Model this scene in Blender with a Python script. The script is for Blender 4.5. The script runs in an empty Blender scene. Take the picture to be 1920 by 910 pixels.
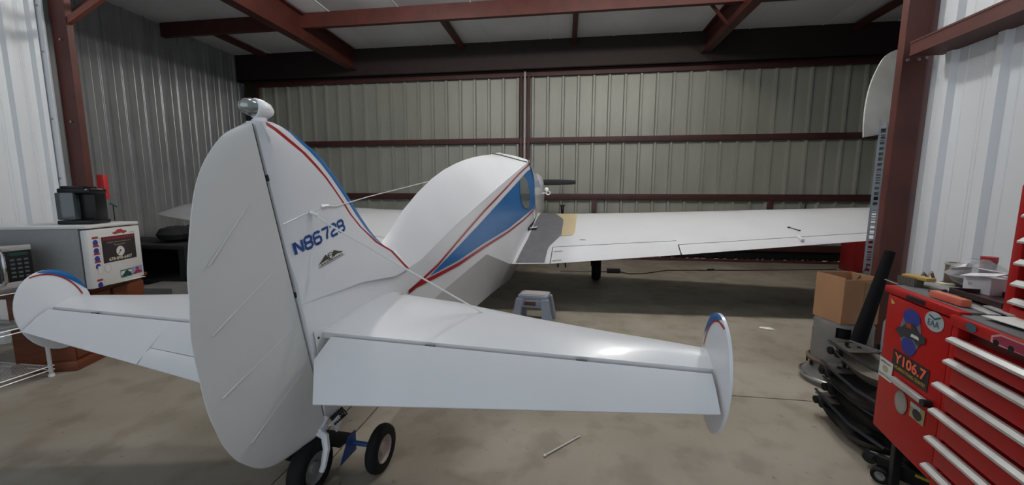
import bpy, bmesh, math, random
from mathutils import Vector, Matrix
random.seed(7)
sc = bpy.context.scene
PI = math.pi
# ---------------------------------------------------------------- camera
cam_d = bpy.data.cameras.new('camera'); cam = bpy.data.objects.new('camera', cam_d)
sc.collection.objects.link(cam); sc.camera = cam
FPX = 720.0; cam_d.sensor_width = 36; cam_d.lens = FPX / 1920 * 36; cam_d.clip_start = 0.02; cam_d.clip_end = 200
pitch = math.atan(FPX / 5900); yaw = math.atan(100 / FPX); roll = 22 / 5900
fw = Vector((-math.sin(yaw) * math.cos(pitch), math.cos(yaw) * math.cos(pitch), -math.sin(pitch)))
rt = Vector((math.cos(yaw), math.sin(yaw), 0)); up = rt.cross(fw)
r2 = math.cos(roll) * rt + math.sin(roll) * up; u2 = -math.sin(roll) * rt + math.cos(roll) * up
M = Matrix((r2, u2, -fw)).transposed().to_4x4(); M.translation = Vector((0, 0, 1.30))
cam.matrix_world = M
# ---------------------------------------------------------------- world, lights, exposure
w = bpy.data.worlds.new('world'); sc.world = w; w.use_nodes = True
bg = w.node_tree.nodes['Background']; bg.inputs[0].default_value = (0.80, 0.90, 1.0, 1); bg.inputs[1].default_value = 0.6
def area(name, loc, size, power, col, rot=(0, 0, 0)):
    l = bpy.data.lights.new(name, 'AREA'); l.shape = 'RECTANGLE'; l.size, l.size_y = size
    l.energy = power; l.color = col
    o = bpy.data.objects.new(name, l); sc.collection.objects.link(o); o.location = loc; o.rotation_euler = rot
    return o
def bulb(name, loc, power, col, rad=.09):
    l = bpy.data.lights.new(name, 'POINT'); l.energy = power; l.color = col; l.shadow_soft_size = rad
    o = bpy.data.objects.new(name, l); sc.collection.objects.link(o); o.location = loc
for bx_ in (-2.4, .5, 2.0): bulb('shop_tube_bulb', (bx_, 3.8, 4.14), 54, (1.0, .98, .93))
for bx_ in (-1.2, .4): bulb('tail_bay_bulb', (bx_, 1.75, 4.10), 8, (.88, .94, 1.0), .12)
sc.view_settings.view_transform = 'Standard'; sc.view_settings.look = 'None'
sc.view_settings.gamma = 1; sc.view_settings.use_curve_mapping = False; sc.view_settings.exposure = 1.0

# ---------------------------------------------------------------- materials
MATS = {}
def mat(name, col, rough=.5, metal=0.0, noise=0.0, nscale=8.0, bump=0.0, bscale=30.0, coat=0.0, emit=0.0, alpha=1.0, trans=0.0, stretch=None, col2=None, spec=None):
    if name in MATS: return MATS[name]
    m = bpy.data.materials.new(name); m.use_nodes = True; nt = m.node_tree; b = nt.nodes['Principled BSDF']
    b.inputs['Base Color'].default_value = (*col, 1); b.inputs['Roughness'].default_value = rough; b.inputs['Metallic'].default_value = metal
    if coat: b.inputs['Coat Weight'].default_value = coat; b.inputs['Coat Roughness'].default_value = .08
    if spec is not None: b.inputs['Specular IOR Level'].default_value = spec
    if emit: b.inputs['Emission Color'].default_value = (*col, 1); b.inputs['Emission Strength'].default_value = emit
    if trans: b.inputs['Transmission Weight'].default_value = trans
    if alpha < 1: b.inputs['Alpha'].default_value = alpha
    if noise or bump:
        tc = nt.nodes.new('ShaderNodeTexCoord'); mp = nt.nodes.new('ShaderNodeMapping')
        nt.links.new(tc.outputs['Object'], mp.inputs[0])
        if stretch: mp.inputs['Scale'].default_value = stretch
    if noise:
        n = nt.nodes.new('ShaderNodeTexNoise'); n.inputs['Scale'].default_value = nscale; n.inputs['Detail'].default_value = 6
        nt.links.new(mp.outputs[0], n.inputs['Vector'])
        r = nt.nodes.new('ShaderNodeValToRGB'); r.color_ramp.elements[0].position = .3; r.color_ramp.elements[1].position = .7
        c2 = col2 or tuple(c * (1 - noise) for c in col)
        r.color_ramp.elements[0].color = (*c2, 1); r.color_ramp.elements[1].color = (*col, 1)
        nt.links.new(n.outputs['Fac'], r.inputs[0]); nt.links.new(r.outputs[0], b.inputs['Base Color'])
    if bump:
        n2 = nt.nodes.new('ShaderNodeTexNoise'); n2.inputs['Scale'].default_value = bscale; n2.inputs['Detail'].default_value = 3
        nt.links.new(mp.outputs[0], n2.inputs['Vector'])
        bp = nt.nodes.new('ShaderNodeBump'); bp.inputs['Strength'].default_value = bump; bp.inputs['Distance'].default_value = .02
        nt.links.new(n2.outputs['Fac'], bp.inputs['Height']); nt.links.new(bp.outputs[0], b.inputs['Normal'])
    MATS[name] = m; return m
WHITE = mat('white_paint', (.655, .665, .69), .32, coat=.2, noise=.05, nscale=3)  # aircraft white, lightened to imitate stronger light on the fuselage top
WHITE2 = mat('white_fabric_dimmed', (.56, .565, .58), .34, coat=.25, noise=.05, nscale=2.2, bump=.12, bscale=2.0)  # same white paint, darkened to imitate weaker light on wings and tailplane
RUDW = mat('rudder_white', (.56, .56, .55), .45, noise=.06, nscale=3)
BLUE = mat('blue_paint', (.004, .11, .33), .32, coat=.15)
RED = mat('red_paint', (.32, .008, .012), .3, coat=.3)
NAVY = mat('registration_blue', (.012, .055, .22), .35)
BLACK = mat('black_plastic', (.008, .008, .009), .4, spec=.25)
RUBBER = mat('rubber', (.010, .010, .010), .8, spec=.2, noise=.4, nscale=12)
GREYM = mat('grey_metal', (.30, .31, .32), .35, .8)
CHROME = mat('chrome', (.7, .7, .7), .18, 1.0)
ALU = mat('brushed_aluminium', (.52, .52, .51), .38, .5, noise=.15, nscale=20)
STEELRED = mat('red_oxide_steel', (.088, .019, .012), .55, noise=.35, nscale=5)
WALLW = mat('white_sheet_metal', (.68, .70, .72), .42, .0, noise=.10, nscale=2, stretch=(1, 1, .3))
WALLG = mat('galvanized_sheet', (.42, .43, .44), .36, .35, noise=.3, nscale=2.2, stretch=(1.5, 1.5, .4))
DOORM = mat('door_sheet_grey', (.31, .315, .27), .45, .1, noise=.22, nscale=2.0, stretch=(1.2, 1.2, .35))
CEIL = mat('insulation_white', (.82, .84, .86), .7, noise=.10, nscale=1.2, bump=.5, bscale=1.5)
def concrete():
    m = bpy.data.materials.new('concrete'); m.use_nodes = True; nt = m.node_tree; b = nt.nodes['Principled BSDF']
    tc = nt.nodes.new('ShaderNodeTexCoord')
    def nz(s, d, lo, hi, c0, c1, dist=0):
        n = nt.nodes.new('ShaderNodeTexNoise'); n.inputs['Scale'].default_value = s; n.inputs['Detail'].default_value = d; n.inputs['Distortion'].default_value = dist
        nt.links.new(tc.outputs['Object'], n.inputs['Vector'])
        r = nt.nodes.new('ShaderNodeValToRGB'); r.color_ramp.elements[0].position = lo; r.color_ramp.elements[1].position = hi
        r.color_ramp.elements[0].color = (*c0, 1); r.color_ramp.elements[1].color = (*c1, 1); nt.links.new(n.outputs['Fac'], r.inputs[0]); return r
    a = nz(1.1, 8, .32, .68, (.200, .168, .128), (.298, .262, .215), .6); c = nz(4.5, 9, .36, .5, (.78, .76, .73), (1, 1, 1)); d = nz(22, 4, .27, .34, (.55, .5, .45), (1, 1, 1))
    mx = nt.nodes.new('ShaderNodeMix'); mx.data_type = 'RGBA'; mx.blend_type = 'MULTIPLY'; mx.inputs[0].default_value = 1
    nt.links.new(a.outputs[0], mx.inputs[6]); nt.links.new(c.outputs[0], mx.inputs[7])
    m2 = nt.nodes.new('ShaderNodeMix'); m2.data_type = 'RGBA'; m2.blend_type = 'MULTIPLY'; m2.inputs[0].default_value = .7
    nt.links.new(mx.outputs[2], m2.inputs[6]); nt.links.new(d.outputs[0], m2.inputs[7]); nt.links.new(m2.outputs[2], b.inputs['Base Color'])
    b.inputs['Roughness'].default_value = .55
    return m
CONC = concrete()
WOOD = mat('orange_brown_wood', (.17, .045, .015), .45, noise=.45, nscale=6, stretch=(1, 1, 9))
CARD = mat('cardboard', (.36, .19, .095), .8, noise=.12, nscale=6)
TBRED = mat('toolbox_red', (.38, .006, .005), .42, spec=.25, noise=.15, nscale=4)
DARKM = mat('dark_metal', (.030, .031, .034), .38, .6, noise=.5, nscale=14)
GLASSD = mat('dark_glass', (.02, .03, .035), .08, coat=.5)
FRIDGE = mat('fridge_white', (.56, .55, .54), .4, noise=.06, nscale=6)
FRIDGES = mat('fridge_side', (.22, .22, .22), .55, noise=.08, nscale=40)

# ---------------------------------------------------------------- helpers
C = sc.collection
def mesh_obj(name, verts, faces, m=None, parent=None, smooth=None, mi=None, mats=None):
    me = bpy.data.meshes.new(name); me.from_pydata([tuple(v) for v in verts], [], faces)
    for mm in (mats or ([m] if m else [])): me.materials.append(mm)
    if mi: 
        for p, i in zip(me.polygons, mi): p.material_index = i
    bm = bmesh.new(); bm.from_mesh(me); bmesh.ops.recalc_face_normals(bm, faces=bm.faces); bm.to_mesh(me); bm.free()
    if smooth:
        me.polygons.foreach_set('use_smooth', [True] * len(me.polygons)); me.set_sharp_from_angle(angle=math.radians(smooth))
    o = bpy.data.objects.new(name, me); C.objects.link(o)
    if parent: o.parent = parent
    return o
def empty(name, loc=(0, 0, 0), rz=0, parent=None):
    o = bpy.data.objects.new(name, None); o.location = loc; o.rotation_euler = (0, 0, rz); o.empty_display_size = .1; C.objects.link(o)
    if parent: o.parent = parent
    return o
def tag(o, label, cat, group=None):
    o['label'] = label; o['category'] = cat
    if group: o['group'] = group
    return o
def struct(o): o['kind'] = 'structure'; return o
class MB:
    def __init__(s): s.v = []; s.f = []; s.mi = []
    def add(s, v, f, mi=0):
        n = len(s.v); s.v += [tuple(x) for x in v]; s.f += [tuple(i + n for i in q) for q in f]; s.mi += [mi] * len(f); return s
    def box(s, c, d, bev=0.0, rz=0, rx=0, ry=0, mi=0):
        bm = bmesh.new(); bmesh.ops.create_cube(bm, size=1)
        for v in bm.verts: v.co = Vector((v.co.x * d[0], v.co.y * d[1], v.co.z * d[2]))
        if bev > 0: bmesh.ops.bevel(bm, geom=list(bm.edges), offset=min(bev, min(d) * .45), segments=2, affect='EDGES', profile=.6)
        R = Matrix.Rotation(rz, 4, 'Z') @ Matrix.Rotation(ry, 4, 'Y') @ Matrix.Rotation(rx, 4, 'X')
        bm.verts.index_update()
        s.add([R @ v.co + Vector(c) for v in bm.verts], [[v.index for v in f.verts] for f in bm.faces], mi); bm.free(); return s
    def tube(s, pts, r, n=8, mi=0, cap=True):
        pts = [Vector(p) for p in pts]; rs = r if isinstance(r, (list, tuple)) else [r] * len(pts)
        V = []; F = []
        ref = None
        for i, p in enumerate(pts):
            t = (pts[min(i + 1, len(pts) - 1)] - pts[max(i - 1, 0)]).normalized()
            if ref is None: ref = Vector((0, 0, 1)) if abs(t.z) < .9 else Vector((1, 0, 0))
            a = t.cross(ref).normalized(); b = a.cross(t).normalized(); ref = b
            for k in range(n):
                th = 2 * PI * k / n; V.append(p + (a * math.cos(th) + b * math.sin(th)) * rs[i])
        for i in range(len(pts) - 1):
            for k in range(n): F.append((i * n + k, i * n + (k + 1) % n, (i + 1) * n + (k + 1) % n, (i + 1) * n + k))
        if cap: F.append(tuple(range(n))[::-1]); F.append(tuple((len(pts) - 1) * n + k for k in range(n)))
        return s.add(V, F, mi)
    def lathe(s, prof, n=24, c=(0, 0, 0), axis='Z', mi=0):
        V = []; F = []
        for (r, h) in prof:
            for k in range(n):
                th = 2 * PI * k / n; x, y = r * math.cos(th), r * math.sin(th)
                p = {'Z': (x, y, h), 'X': (h, x, y), 'Y': (x, h, y)}[axis]; V.append(Vector(p) + Vector(c))
        for i in range(len(prof) - 1):
            for k in range(n): F.append((i * n + k, i * n + (k + 1) % n, (i + 1) * n + (k + 1) % n, (i + 1) * n + k))
        closed = prof[0] == prof[-1]
        if prof[0][0] > 1e-5 and not closed: F.append(tuple(range(n)))
        if prof[-1][0] > 1e-5 and not closed: F.append(tuple((len(prof) - 1) * n + k for k in range(n)))
        return s.add(V, F, mi)
    def prism(s, poly, o, ex, ey, thick, mi=0):       # polygon in plane (o; ex, ey), thickness along ex x ey
        ex = Vector(ex); ey = Vector(ey); nn = ex.cross(ey).normalized(); o = Vector(o); n = len(poly)
        A = [o + ex * x + ey * y for x, y in poly]; B = [p + nn * thick for p in A]
        return s.add(A + B, [tuple(range(n))[::-1], tuple(range(n, 2 * n))] + [(i, (i + 1) % n, n + (i + 1) % n, n + i) for i in range(n)], mi)
    def ribbon(s, pts, wd, o, ex, ey, lift=.0, mi=0):  # flat stroke in a plane
        ex = Vector(ex); ey = Vector(ey); nn = ex.cross(ey).normalized(); o = Vector(o) + nn * lift
        ws = wd if isinstance(wd, (list, tuple)) else [wd] * len(pts); V = []
        for i, p in enumerate(pts):
            a = Vector(pts[max(i - 1, 0)]); b = Vector(pts[min(i + 1, len(pts) - 1)]); t = (b - a).normalized(); q = Vector((-t.y, t.x)) * ws[i] / 2
            for sgn in (1, -1): V.append(o + ex * (p[0] + sgn * q.x) + ey * (p[1] + sgn * q.y))
        return s.add(V, [(2 * i, 2 * i + 1, 2 * i + 3, 2 * i + 2) for i in range(len(pts) - 1)], mi)
    def build(s, name, m, parent=None, smooth=40):
        ms = m if isinstance(m, list) else [m]
        return mesh_obj(name, s.v, s.f, None, parent, smooth, s.mi if len(ms) > 1 else None, ms)
def text_obj(name, txt, h, o, ex, ey, m, parent, width=None, lift=.001, shear=0, bold=0):
    cu = bpy.data.curves.new(name, 'FONT'); cu.body = txt; cu.size = 1; cu.resolution_u = 3; cu.offset = bold
    t = bpy.data.objects.new(name, cu); C.objects.link(t); dg = bpy.context.evaluated_depsgraph_get()
    me = bpy.data.meshes.new_from_object(t.evaluated_get(dg)); bpy.data.objects.remove(t)
    xs = [v.co.x for v in me.vertices]; ys = [v.co.y for v in me.vertices]
    x0, x1, y0, y1 = min(xs), max(xs), min(ys), max(ys); sy = h / (y1 - y0); sx = (width / (x1 - x0)) if width else sy
    ex = Vector(ex); ey = Vector(ey); nn = ex.cross(ey).normalized(); o = Vector(o)
    for v in me.vertices:
        a = (v.co.x - x0) * sx; b = (v.co.y - y0) * sy; v.co = o + ex * (a + shear * b) + ey * b + nn * lift
    me.materials.clear(); me.materials.append(m); ob = bpy.data.objects.new(name, me); C.objects.link(ob)
    if parent: ob.parent = parent
    return ob

# ---------------------------------------------------------------- SETTING
# floor slabs with saw joints
fl = struct(MB().box((-.5, 3.0, -.06), (16, 12.4, .1)).build('floor', mat('joint_dark', (.03, .025, .02), .8), None, None))
xs = [(-8.4, -1.293), (-1.287, -1.127), (-1.121, 7.4)]; ys = [(-3.1, 2.558), (2.566, 9.1)]
for x0, x1 in xs:
    for y0, y1 in ys:
        MB().box(((x0 + x1) / 2, (y0 + y1) / 2, -.011), (x1 - x0, y1 - y0, .022), .002).build('concrete_slab', CONC, fl, None)
XL, XR, YD = -7.26, 6.2, 8.1
TL, TR, YC = -4.84, 2.47, 3.15   # tail bay walls and column line
CZ = 4.32
def corrugated(width, height, ribs=3, depth=.032, minor=True):
    """panel profile along +x, ribs stand out to -y"""
    pitch_ = width / ribs; pr = [(0, 0)]
    for k in range(ribs):
        c = (k + .5) * pitch_
        if minor:
            for off in (-.105, -.085): pr += [(c + off - .006, 0), (c + off, -.004), (c + off + .006, 0)][:3]
        pr += [(c - .034, 0), (c - .018, -depth), (c + .018, -depth), (c + .034, 0)]
        if minor: pr += [(c + .085, 0), (c + .091, -.004), (c + .097, 0)]
    pr.append((width, 0)); n = len(pr)
    V = [(x, y, z) for z in (0, height) for x, y in pr] + [(x, y + .004, z) for z in (0, height) for x, y in pr]
    F = [(i, i + 1, n + i + 1, n + i) for i in range(n - 1)] + [(2 * n + i, 3 * n + i, 3 * n + i + 1, 2 * n + i + 1) for i in range(n - 1)]
    F += [(0, n, 3 * n, 2 * n), (n - 1, 3 * n - 1, 4 * n - 1, 2 * n - 1)]
    F += [(i, 2 * n + i, 2 * n + i + 1, i + 1) for i in range(n - 1)] + [(n + i, n + i + 1, 3 * n + i + 1, 3 * n + i) for i in range(n - 1)]
    return V, F
def panel_wall(name, start, direction, length, z0, z1, m, pw=.915, ribs=3, pname='wall_panel', depth=.032, kind=True):
    """wall as an empty with sheet panels; direction = rotation about z of local +x"""
    root = empty(name, (start[0], start[1], z0), direction)
    if kind: struct(root)
    V, F = corrugated(pw, z1 - z0, ribs, depth); me = None
    x = 0
    while x < length - .01:
        wd = min(pw, length - x)
        if wd < pw - .01:
            V2, F2 = corrugated(wd, z1 - z0, max(1, round(wd / (pw / ribs))), depth); mesh_obj(pname, V2, F2, m, root).location = (x, .0, 0)
        elif me is None:
            o = mesh_obj(pname, V, F, m, root); o.location = (x, 0, 0); me = o.data
        else:
            o = bpy.data.objects.new(pname, me); C.objects.link(o); o.parent = root; o.location = (x, 0, 0)
        x += wd
    return root
# rear hangar door (far wall)
DSTEEL = mat('door_frame_steel', (.060, .017, .013), .6, noise=.3, nscale=5)
door = struct(empty('door_1', (0, YD, 0)))
def door_sheets():
    pw = .915; x = XL + .3 - .915; V, F = corrugated(pw, 3.62, 3, .045, minor=False); me = None
    while x < XR - .02:
        if me is None: o = mesh_obj('door_panel', V, F, DOORM, door); me = o.data
        else: o = bpy.data.objects.new('door_panel', me); C.objects.link(o); o.parent = door
        o.location = (x, 0.06, .27); x += pw
door_sheets()
for z, h in ((2.43, .11), (1.285, .12), (3.75, .12), (.30, .13)):
    MB().box(((XL + XR) / 2 + .1, 0, z), (XR - XL - .4, .08, h), .008).build('door_girt', DSTEEL, door)
for x in (-6.95, .58, 3.92):
    MB().box((x, 0, .80 if x > -5 else 2.0), (.10, .07, .9 if x > -5 else 3.5), .006).build('door_post', DSTEEL, door)
for dx in (-.075, .075): MB().box((-.865 + dx, -.01, 2.02), (.055, .09, 3.45), .006).build('door_stile', DSTEEL, door)
MB().tube([(-.865, -.055, .3), (-.865, -.055, 3.95)], .022, 10).build('center_seal_tube', mat('seal_grey', (.42, .36, .34), .5), door)
rail = MB().box(((XL + XR) / 2, 0, .035), (XR - XL, .10, .05), .006)
rail.build('bottom_rail', STEELRED, door)
MB().box(((XL + XR) / 2, .03, .165), (XR - XL, .03, .15)).build('bottom_seal', BLACK, door)
sl = MB(); x = XL + .4
while x < XR - .2:
    wv = random.uniform(.02, .16); sl.box((x + wv / 2, .03, .074), (wv, .02, .042)); x += wv + random.choice([.006, .012, .05, .09, .03])
sl.build('seal_teeth', BLACK, door)['kind'] = 'stuff'
# left / right walls of the wide bay
panel_wall('wall_left', (XL, YC), PI / 2, YD - YC + .25, 0, CZ + .08, WALLG, depth=.03)
panel_wall('wall_right', (XR, YD + .05), -PI / 2, YD - YC + .25, 0, CZ + .08, WALLG)
# walls of the narrow tail bay
panel_wall('wall_left_near', (TL, -3.0), PI / 2, YC + 3.0 - .05, 0, CZ, WALLW, pw=.86, depth=.035)
panel_wall('wall_right_near', (TR, YC - .02), -PI / 2, YC + 3.0, 0, CZ, WALLW, pw=.915, depth=.035)
# return walls
panel_wall('wall_return_left', (TL - .1, YC + .06), PI, -XL + TL, 0, CZ, WALLG)
panel_wall('wall_return_right', (XR, YC + .06), PI, XR - TR - .1, 0, CZ, WALLG)
struct(MB().box((-.4, 9.2, -.05), (18, 2.1, .1)).build('apron_outside', mat('apron_concrete', (.8, .8, .78), .8, noise=.1), None, None))
# ceiling of insulation sheets
ceil = struct(MB().box((-.5, 3.0, CZ + .10), (14.6, 12.6, .05)).build('ceiling', mat('roof_deck', (.2, .2, .2), .7), None, None))
x = XL - .3
while x < XR + .3:
    MB().box((x + .6, 2.9, CZ + .03), (1.196, 12.0, .05), .012).build('insulation_sheet', CEIL, ceil); 
    MB().box((x, 2.9, CZ + .002), (.03, 12.0, .012), .004).build('sheet_seam', CEIL, ceil); x += 1.2
# structural steel
def ibeam(name, p0, p1, depth_, fw_, m=STEELRED, vertical=False, web=.012, ft=.014, ax=(1, 0, 0), parent=None, d1=None):
    """I section from p0 to p1, flanges 'fw_' wide along ax, web depth perpendicular"""
    p0 = Vector(p0); p1 = Vector(p1); t = (p1 - p0).normalized(); ax = Vector(ax).normalized(); dn = t.cross(ax).normalized()
    mb = MB(); d1 = d1 or depth_
    def seg(y0, y1, z0, z1, y0b, y1b, z0b, z1b):
        V = [p0 + ax * a + dn * b for a, b in ((y0, z0), (y1, z0), (y1, z1), (y0, z1))] + [p1 + ax * a + dn * b for a, b in ((y0b, z0b), (y1b, z0b), (y1b, z1b), (y0b, z1b))]
        mb.add(V, [(0, 1, 2, 3), (4, 5, 6, 7), (0, 1, 5, 4), (1, 2, 6, 5), (2, 3, 7, 6), (3, 0, 4, 7)])
    h0, h1 = depth_ / 2, d1 / 2
    seg(-web / 2, web / 2, -h0, h0, -web / 2, web / 2, -h1, h1)
    seg(-fw_ / 2, fw_ / 2, -h0, -h0 + ft, -fw_ / 2, fw_ / 2, -h1, -h1 + ft)
    seg(-fw_ / 2, fw_ / 2, h0 - ft, h0, -fw_ / 2, fw_ / 2, h1 - ft, h1)
    return mb.build(name, m, parent, None)
def bolts(pts, parent, nrm):
    for p in pts:
        q = Vector(p); MB().tube([q, q + Vector(nrm) * .012], .011, 6).build('bolt', GREYM, parent)
# columns: web along x, flanges facing +-y  (left one and right one at the bay corner)
cl = struct(MB().box((-4.665, 3.175, CZ / 2), (.165, .05, CZ), .003).build('steel_column', STEELRED, None, None))
MB().box((-4.665, 3.148, CZ / 2), (.17, .006, CZ)).build('column_flange', STEELRED, cl)
bolts([(-4.66, 3.145, z) for z in (1.98, 2.72)], cl, (0, -1, 0))
cr = struct(MB().box((2.37, 3.18, CZ / 2), (.145, .05, CZ), .003).build('steel_column', STEELRED, None, None))
MB().box((2.372, 3.15, CZ / 2), (.15, .006, CZ)).build('column_flange', STEELRED, cr)
MB().box((2.51, 3.18, CZ / 2), (.12, .05, CZ)).build('column_web_stiffener', STEELRED, cr)
bolts([(2.32, 3.14, 2.24), (2.385, 3.14, 2.24), (2.43, 3.14, 2.25)], cr, (0, -1, 0))
# white trim at the end of the left near wall
tr = struct(MB().box((-4.80, 3.10, CZ / 2), (.085, .02, CZ), .004).build('trim_1', mat('white_trim', (.66, .68, .70), .4), None))
for z in (1.45, 2.0, 2.6, 3.0): MB().tube([(-4.79, 3.09, z), (-4.79, 3.082, z)], .008, 6).build('screw', GREYM, tr)
# girts of the right near wall (upper C section)
g = struct(MB().box((2.36, 1.0, 2.245), (.20, 4.1, .012)).box((2.27, 1.0, 2.285), (.014, 4.1, .09)).box((2.36, 1.0, 2.325), (.20, 4.1, .012)).build('wall_girt', STEELRED, None, None))
# rafters (run along y)
struct(ibeam('roof_rafter', (-4.47, -2.9, 4.00), (-4.47, 8.0, 4.10), .64, .17, ax=(1, 0, 0), d1=.40))
struct(ibeam('roof_rafter', (2.49, -2.9, 4.06), (2.49, 8.0, 4.12), .52, .15, ax=(1, 0, 0), d1=.38))
# purlins (run along x)
for y in (6.30, 3.55, 1.2):
    struct(MB().box((-.5, y, 4.205), (13.4, .012, .23)).box((-.5, y + .035, 4.095), (13.4, .07, .012)).box((-.5, y + .035, 4.31), (13.4, .07, .012)).build('roof_purlin', STEELRED, None, None))
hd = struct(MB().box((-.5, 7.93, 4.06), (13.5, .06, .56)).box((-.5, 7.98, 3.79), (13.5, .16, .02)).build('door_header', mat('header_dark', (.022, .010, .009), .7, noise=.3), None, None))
for x, z in ((-6.45, 4.28), (-2.12, 4.28), (.10, 4.28), (4.95, 4.28)):
    struct(MB().box((x, 7.1, z - .03), (.09, 1.62, .09), .004).build('roof_strut', STEELRED, None, None))
# knee braces
struct(MB().box((-4.13, 3.17, 3.10), (1.15, .035, .055), ry=-math.radians(25)).build('knee_brace', mat('brace_red', (.20, .05, .03), .55), None, None))
struct(MB().box((-4.13, 3.26, 3.24), (1.15, .03, .05), ry=-math.radians(25)).build('knee_brace', STEELRED, None, None))
struct(MB().tube([(1.9, 6.32, 4.25), (2.48, 6.75, 3.92)], .025, 6).build('rafter_brace', STEELRED, None))
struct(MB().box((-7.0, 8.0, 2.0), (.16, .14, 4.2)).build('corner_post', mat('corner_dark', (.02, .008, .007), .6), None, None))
# dark steel door-track box behind shelf / small bits seen on the far wall
# ---------------------------------------------------------------- AIRCRAFT  (local: +y forward, +x right)
AC = empty('aircraft', (-1.0756, 1.4811, 0), -math.radians(3.7))
tag(AC, 'white low-wing propeller aeroplane with blue and red stripes and registration N86728 on its fin', 'aeroplane')
import bisect
def interp(x, X, Y):
    if x <= X[0]: return Y[0]
    if x >= X[-1]: return Y[-1]
    i = bisect.bisect_right(X, x) - 1; t = (x - X[i]) / (X[i + 1] - X[i]); return Y[i] + (Y[i + 1] - Y[i]) * t
def hw(f): return interp(f, [0, .3, 3.6, 4.6, 5.5], [.036, .06, .42, .42, .34])
def hpt(z): return 0.02 - (z - .284) * .2126
def smooth_poly(P, n=4):
    out = []
    for i in range(len(P) - 1):
        p0 = Vector(P[max(i - 1, 0)]); p1 = Vector(P[i]); p2 = Vector(P[i + 1]); p3 = Vector(P[min(i + 2, len(P) - 1)])
        for k in range(n):
            t = k / n; q = .5 * ((2 * p1) + (p2 - p0) * t + (2 * p0 - 5 * p1 + 4 * p2 - p3) * t * t + (3 * p1 - p0 - 3 * p2 + p3) * t ** 3); out.append((q.x, q.y))
    return out + [tuple(P[-1])]
# --- fuselage
def FX(f, z):
    k = min(1, max(0, (f - 3.3) / .5)); return f + k * interp(z, [.6, .9, 1.35, 1.5, 1.62, 1.70, 1.83], [.08, .08, -.07, -.15, -.29, -.38, -.42])
FS = [0, .15, .3, .5, .69, .843, 1.05, 1.3, 1.55, 1.81, 1.957, 2.1, 2.35, 2.626, 2.9, 3.11, 3.3, 3.6, 3.80]
ZT = ([0, .3, .5, .69, .82, 1.0, 1.22, 1.53, 1.8, 2.03, 2.4, 2.7, 3.1, 3.43, 3.8], [.90, .93, .99, 1.10, 1.195, 1.29, 1.395, 1.50, 1.57, 1.622, 1.69, 1.735, 1.785, 1.815, 1.825])
ZC = ([0, .3, .69, .843, 1.3, 1.81, 2.53, 3.11, 3.3, 3.8], [.88, .90, .865, .897, 1.07, 1.235, 1.465, 1.644, 1.700, 1.735])
ZF = ([0, .83, 1.124, 1.474, 1.957, 2.626, 3.0, 3.8], [.42, .572, .624, .685, .766, .562, .60, .66])
ZB = ([0, 1, 2, 3.3, 3.8], [.285, .25, .222, .24, .40])
WB = ([0, .69, 1.97, 2.6, 3.8], [.015, .035, .09, .12, .22])
def ring(f):
    w_, zt, zc, zf, zb, wb = hw(f), interp(f, *ZT), interp(f, *ZC), interp(f, *ZF), interp(f, *ZB), interp(f, *WB)
    pw_ = interp(f, [0, 1.0, 2.5, 3.8], [1.10, 1.12, 1.25, 1.7])
    R = []
    def Y_(z): return f + max(0, 1 - f / .5) * hpt(z) if f < .5 else FX(f, z)
    def wz(z): return w_ if f < 3.3 else hw(FX(f, z))
    for k in range(13):
        u = -1 + 2 * k / 12; z = zt - (zt - zc) * abs(u) ** pw_; R.append((u * wz(zc), z))
    R += [(wz(zf), zf), (wb, zb), (-wb, zb), (-wz(zf), zf)]
    return [(x, Y_(z), z) for x, z in R]
V = []; F = []
for f in FS: V += ring(f)
n = 17
for i in range(len(FS) - 1):
    for k in range(n): F.append((i * n + k, i * n + (k + 1) % n, (i + 1) * n + (k + 1) % n, (i + 1) * n + k))
F.append(tuple(range(n))); F.append(tuple((len(FS) - 1) * n + k for k in range(n)))
FUS = mesh_obj('fuselage', V, F, WHITE, AC, 32)
for e in FUS.data.edges:
    a, b = e.vertices[0] % 17, e.vertices[1] % 17
    e.use_edge_sharp = (a == b and a in (0, 6, 12, 13, 14, 15, 16)) or e.vertices[0] // 17 == e.vertices[1] // 17 and e.vertices[0] // 17 in (0, len(FS) - 1)
# forward cabin lower body and cowling
def loft(name, secs, m, parent, smooth=35, caps=True):
    n = len(secs[0]); V = [p for s in secs for p in s]; F = []
    for i in range(len(secs) - 1):
        for k in range(n): F.append((i * n + k, i * n + (k + 1) % n, (i + 1) * n + (k + 1) % n, (i + 1) * n + k))
    if caps: F.append(tuple(range(n))); F.append(tuple((len(secs) - 1) * n + k for k in range(n)))
    return mesh_obj(name, V, F, m, parent, smooth)
def sup(f, w_, zc, h, n=24, e=3.0):
    P = []
    for k in range(n):
        a = 2 * PI * k / n; ca, sa = math.cos(a), math.sin(a)
        P.append((w_ * math.copysign(abs(ca) ** (2 / e), ca), f, zc + h * math.copysign(abs(sa) ** (2 / e), sa)))
    return P
loft('forward_fuselage', [[(-.42, 3.8, 1.40), (.42, 3.8, 1.40), (.42, 3.8, .66), (.28, 3.8, .44), (-.28, 3.8, .44), (-.42, 3.8, .66)],
                          [(-.41, 4.7, 1.42), (.41, 4.7, 1.42), (.40, 4.7, .86), (.28, 4.7, .62), (-.28, 4.7, .62), (-.40, 4.7, .86)]], WHITE, AC, 30)
loft('cowling', [sup(4.68, .40, 1.14, .44), sup(5.0, .39, 1.22, .40), sup(5.35, .36, 1.34, .35), sup(5.65, .31, 1.44, .29), sup(5.78, .24, 1.49, .22, e=2.3)], WHITE, AC, 35)
WS = mat('windshield_plastic', (.40, .55, .75), .06, trans=.85, alpha=.55)
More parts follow.
